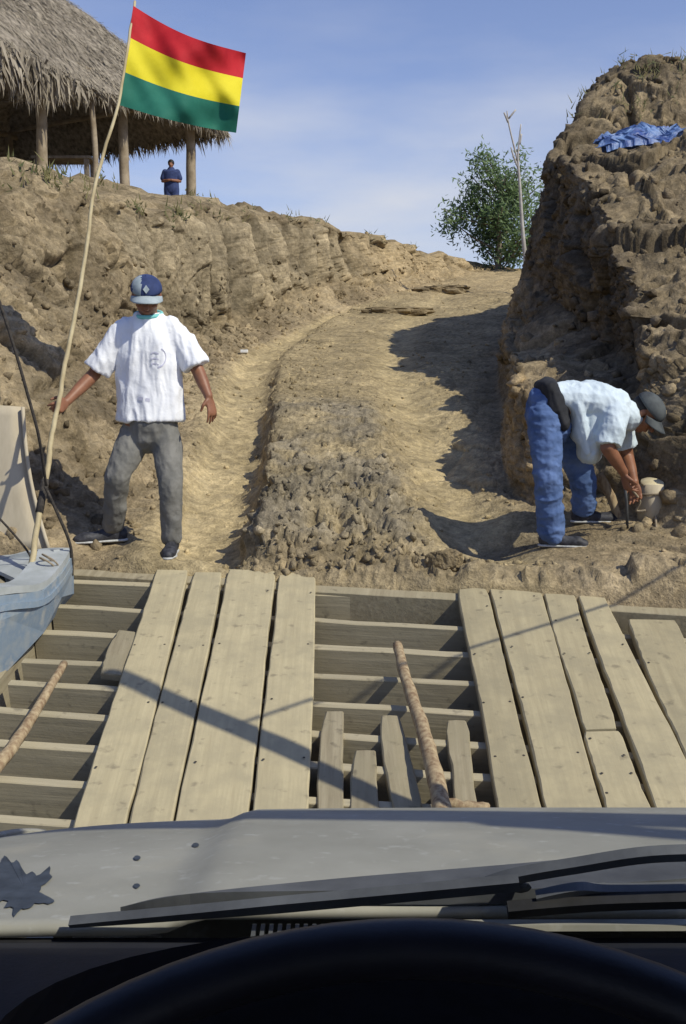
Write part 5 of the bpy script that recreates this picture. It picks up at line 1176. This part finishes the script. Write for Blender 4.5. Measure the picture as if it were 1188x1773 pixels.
for (a, b_) in ((238, 1487), (339, 1465), (237, 1536)):
    vv = [hpt(a, b_)] + [hpt(a + 6 * math.cos(k * .785), b_ + 4 * math.sin(k * .785)) for k in range(8)]; o = from_py('paint_chip', vv, [(0, 1 + i, 1 + (i + 1) % 8) for i in range(8)], M['darkpatch']); o.parent = hood; o.matrix_parent_inverse = Matrix.Identity(4)
# cowl, with black louvre panel
def strip(name, a0, a1, b0, b1, m, n=24, th=0.01):
    """sheet between polyline a0->a1 and b0->b1"""
    vs = []
    for i in range(n + 1): t = i / n; vs += [Vector(a0).lerp(Vector(a1), t), Vector(b0).lerp(Vector(b1), t)]
    o = from_py(name, vs, [(2 * i, 2 * i + 1, 2 * i + 3, 2 * i + 2) for i in range(n)], m); so = o.modifiers.new('s', 'SOLIDIFY'); so.thickness = th; return put(o, car)
strip('cowl_panel', (XL, 0.935, 0.535), (XR, 0.935, 0.535), (XL, 0.85, 0.545), (XR, 0.85, 0.545), M['rubber'])
for i in range(12):
    x_ = -0.09 + i * 0.0085; box('louvre', (x_, 0.90, 0.545), (x_ + 0.004, 0.925, 0.556), M['wiperm'], car)
strip('cowl_trim', (0.02, 0.922, 0.562), (XR, 0.922, 0.566), (0.02, 0.908, 0.564), (XR, 0.908, 0.568), M['paint'], th=0.006)
# windscreen
WB, WT = (0.895, 0.550), (0.33, 1.45)
def wsp(x_, s_, off=0.0):       # s_ along the glass
    n_ = Vector((0, WT[1] - WB[1], WB[0] - WT[0])).normalized(); n_ = Vector((0, abs(n_.y), abs(n_.z)))
    return Vector((x_, WB[0] + (WT[0] - WB[0]) * s_, WB[1] + (WT[1] - WB[1]) * s_)) + n_ * off
o = from_py('windscreen', [wsp(XL + .05, 0), wsp(XR - .05, 0), wsp(XR - .14, 1), wsp(XL + .14, 1)], [(0, 1, 2, 3)], M['glass']); put(o, car)
def wpx(px, py, off=0.02):
    r = ray(px, py); lo_, hi_ = 0.0, 1.2
    for _ in range(50):
        md = (lo_ + hi_) / 2; p_ = wsp(0, md, off); k_ = p_.y / r.y
        if CAM_Z + r.z * k_ > p_.z: lo_ = md
        else: hi_ = md
    p_ = wsp(0, lo_, off); k_ = p_.y / r.y; return Vector((r.x * k_, p_.y, p_.z))
def bar(name, pts, w, h, m, parent):
    """flat bar lying on the glass, w across, h proud"""
    n_ = Vector((0, .85, .52)).normalized(); vs = []
    if not isinstance(w, (list, tuple)): w = [w] * len(pts)
    for i, p_ in enumerate(pts):
        t = (pts[min(i + 1, len(pts) - 1)] - pts[max(i - 1, 0)]).normalized(); s_ = n_.cross(t).normalized() * w[i] / 2
        vs += [p_ - s_, p_ - s_ * .8 + n_ * h, p_ + s_ * .8 + n_ * h, p_ + s_]
    fs = [(i * 4 + j, i * 4 + (j + 1) % 4, (i + 1) * 4 + (j + 1) % 4, (i + 1) * 4 + j) for i in range(len(pts) - 1) for j in range(4)] + [(3, 2, 1, 0), tuple(len(vs) - 4 + j for j in range(4))]
    o = from_py(name, vs, fs, m); put(o, parent); return o
wip = bar('wiper_blade', spline([wpx(120, 1612), wpx(350, 1586), wpx(620, 1562), wpx(900, 1536)], 8), [0.006 + 0.010 * min(1, i / 12) for i in range(25)], 0.010, M['wiperm'], car)
tp = spline([hpt(210, 1600), hpt(330, 1584), hpt(600, 1543), hpt(900, 1514), hpt(1240, 1478)], 8); bt = spline([hpt(210, 1614), hpt(330, 1612), hpt(600, 1592), hpt(900, 1568), hpt(1240, 1545)], 8)
vv = []
for a_, b_ in zip(tp, bt): vv += [a_ + Vector((0, 0, .003)), a_.lerp(b_, .15) + Vector((0, 0, .016)), b_ + Vector((0, 0, .016)), b_ + Vector((0, 0, .001))]
put(from_py('cowl_cover', vv, [(i * 4 + j, i * 4 + 4 + j, i * 4 + 5 + j, i * 4 + 1 + j) for i in range(len(tp) - 1) for j in range(3)], M['wiperm'], sm=False), car)
bar('wiper_arm', spline([wpx(845, 1540, .032), wpx(900, 1524, .034), wpx(1000, 1507, .036), wpx(1130, 1488, .036), wpx(1290, 1484, .034)], 6), [0.013] * 25, 0.011, M['wiperm'], car)
bar('wiper_blade', spline([wpx(880, 1585, .02), wpx(1040, 1572, .024), wpx(1260, 1566, .02)], 8), 0.014, 0.012, M['rubber'], car)
bar('wiper_arm', spline([wpx(930, 1562, .03), wpx(1000, 1548, .034), wpx(1060, 1550, .036), wpx(1260, 1546, .034)], 6), [0.012] * 19, 0.010, M['wiperm'], car)
for a, b_ in ((903, 1538), (1043, 1550)):
    p_ = wpx(a, b_, .044); put(tube('pivot_nut', [p_, p_ + Vector((0, .009, .006))], [.010, .007], M['wiperm'], seg=8), car)
# dash, binnacle, steering wheel
vs = []; prof = [(0.895, 0.542), (0.865, 0.572), (0.80, 0.600), (0.66, 0.612), (0.52, 0.600), (0.49, 0.54), (0.50, 0.30), (0.62, 0.0)]
for (yy, zz_) in prof:
    for i in range(25): x_ = XL + .03 + (XR - XL - .06) * i / 24; bnn = 0.06 * sst((x_ + .22) / .08) * (1 - sst((x_ - .20) / .08)) * (1 if .5 < yy < .7 else 0); vs.append((x_, yy, zz_ + bnn))
fs = [(j * 25 + i, j * 25 + i + 1, (j + 1) * 25 + i + 1, (j + 1) * 25 + i) for j in range(len(prof) - 1) for i in range(24)]
put(from_py('dashboard', vs, fs, M['dash'], sm=True), car)
vs = []; nb_ = 24
for yy, sc_ in ((0.50, 1.0), (0.64, 0.93)):
    vs += [(-0.30, yy, .55)] + [(0.022 - .30 * math.cos(math.pi * i / nb_) * sc_, yy, .60 + .128 * sc_ * math.sin(math.pi * i / nb_) ** .8) for i in range(nb_ + 1)] + [(.345, yy, .55)]
nn_ = nb_ + 3; put(from_py('instrument_binnacle', vs, [(i, i + 1, nn_ + i + 1, nn_ + i) for i in range(nn_ - 1)] + [tuple(range(nn_))[::-1], tuple(nn_ + i for i in range(nn_))], M['binn']), car)
sw_c = Vector((0.022, 0.129, 0.824)); ax_u = Vector((0, .866, .5)); ax_n = Vector((0, -.5, .866))
sw = tube('steering_wheel', [sw_c + Vector((1, 0, 0)) * .19 * math.sin(a) + ax_u * .19 * math.cos(a) for a in [2 * math.pi * i / 96 for i in range(96)]], .0092, M['wheelm'], seg=16, closed=True); put(sw, car)
for s_ in (-1, 1): o = tube('spoke', [sw_c - ax_n * .03 + Vector((s_ * .03, 0, 0)), sw_c + Vector((s_ * .185, 0, 0)) - ax_u * .03], [.02, .010], M['wheelm'], seg=8); o.parent = sw; o.matrix_parent_inverse = Matrix.Translation(Vector((0, 0, 0)))
o = tube('hub', [sw_c - ax_n * .05, sw_c - ax_n * .01], [.055, .06], M['wheelm'], seg=20); o.parent = sw
o = tube('steering_column', [sw_c - ax_n * .05, sw_c - ax_n * .05 + Vector((0, .34, -.26))], [.03, .035], M['dash'], seg=12); put(o, car)
# cabin shell
def prism(name, poly, x0, x1, m, th=None):
    n = len(poly); vs = [(x0, a, b_) for a, b_ in poly] + [(x1, a, b_) for a, b_ in poly]
    return put(from_py(name, vs, [tuple(range(n))[::-1], tuple(n + i for i in range(n))] + [(i, (i + 1) % n, n + (i + 1) % n, n + i) for i in range(n)], m), car)
prism('roof_panel', [(0.345, 1.45), (0.24, 1.49), (-0.6, 1.53), (-2.0, 1.50), (-2.0, 1.46), (0.31, 1.425)], XL + .12, XR - .12, M['paint'])
for sx, x0, x1 in ((-1, XL, XL + .05), (1, XR - .05, XR)):
    prism('door', [(0.85, 0.53), (-0.35, 0.52), (-0.35, -0.32), (0.62, -0.32)], x0, x1, M['paint'])
    prism('rear_door', [(-0.36, 0.52), (-2.05, 0.55), (-2.05, -0.28), (-0.36, -0.32)], x0, x1, M['paint'])
    xi = XL + .05 if sx < 0 else XR - .05; xt = XL + .14 if sx < 0 else XR - .14
    for nm, a, b_, r_ in (('pillar', (xi, .82, .50), (xt, .32, 1.45), .028), ('pillar', (xi, -.36, .52), (xt, -.42, 1.49), .03), ('pillar', (xi, -2.0, .54), (xt, -1.95, 1.48), .05)):
        put(tube(nm, [a, b_], r_, M['paint'], seg=8), car)
    for (ya, yb) in ((0.76, -0.34), (-0.38, -1.95)): put(from_py('side_window', [(xi, ya, .52), (xi, yb, .53), (xt, yb, 1.46), (xt, min(ya, .30), 1.44)], [(0, 1, 2, 3)], M['glass']), car)
    # wing
    vs = []; pr = [(0.0, 0.0), (0.02, -.03), (0.055, -.10), (0.06, -.30), (0.03, -.48)]
    for j in range(23):
        t = j / 22; yy = 0.80 + 0.89 * t
        for (ox, oz) in pr: tt = min(max((yy - .93) / .86, 0), 1); xe = XL if sx < 0 else XR; vs.append((xe + sx * ox - sx * 0.002, yy, hoodz(xe, tt) - .008 + oz * (1 if not (1.05 < yy < 1.70) or oz > -.2 else .55)))
    fs = [(j * 5 + i, j * 5 + i + 1, (j + 1) * 5 + i + 1, (j + 1) * 5 + i) for j in range(22) for i in range(4)]
    o = put(from_py('wing', vs, fs, M['paint'], sm=True), car); so = o.modifiers.new('s', 'SOLIDIFY'); so.thickness = .008
    for yy in (1.38, -1.35):
        xw = (XL + .09) if sx < 0 else (XR - .09); c0 = Vector((xw, yy, -0.592 + .36)); ringp = [c0 + Vector((0, .25 * math.cos(a), .25 * math.sin(a))) for a in [2 * math.pi * i / 40 for i in range(40)]]
        b = bmesh.new(); loftmesh(b, [(c0 + Vector((dx_, 0, 0)), Vector((0, 1, 0)), Vector((0, 0, 1)), r_, r_) for dx_, r_ in ((-.10, .24), (-.11, .33), (-.08, .36), (.08, .36), (.11, .33), (.10, .24))], 40)
        wh = put(from_bm('wheel', b, M['tyre'], None, True), car)
        b = bmesh.new(); loftmesh(b, [(c0 + Vector((dx_ * sx, 0, 0)), Vector((0, 1, 0)), Vector((0, 0, 1)), r_, r_) for dx_, r_ in ((-.06, .2), (.06, .235), (.118, .22), (.105, .18), (.07, .06), (.09, .05))], 32); o = from_bm('rim', b, M['rim']); o.parent = wh
    xh = XL + .14 if sx < 0 else XR - .14; put(tube('headlight', [(xh, 1.60, .10), (xh, 1.80, .10)], [.085, .085], M['lamp'], seg=20), car)
box('grille', (XL + .27, 1.66, -.02), (XR - .27, 1.775, .19), M['rubber'], car)
for i in range(12): x_ = XL + .31 + i * .11; box('grille_bar', (x_, 1.778, -.01), (x_ + .02, 1.79, .18), M['rim'], car)
box('front_panel', (XL + .03, 1.60, -.10), (XR - .03, 1.655, .20), M['paint'], car)
box('front_bumper', (XL - .02, 1.74, -.26), (XR + .02, 1.86, -.11), M['rubber'], car, .02)
box('chassis', (XL + .25, -2.0, -.36), (XR - .25, 1.6, -.16), M['rubber'], car)
box('floor', (XL + .05, -2.0, -.15), (XR - .05, .9, -.11), M['dash'], car)
box('firewall', (XL + .03, .865, -.10), (XR - .03, .925, .530), M['dash'], car)
box('headliner', (XL + .14, -1.95, 1.405), (XR - .14, .29, 1.42), M['dash'], car)
box('tailgate', (XL + .02, -2.12, -.28), (XR - .02, -2.06, 1.46), M['paint'], car)
for sx_ in (XL + .22, XR - .68): box('seat', (sx_, -.62, -.05), (sx_ + .48, -.12, .22), M['black'], car, .05); box('seat_back', (sx_, -.80, .22), (sx_ + .48, -.64, .82), M['black'], car, .05)
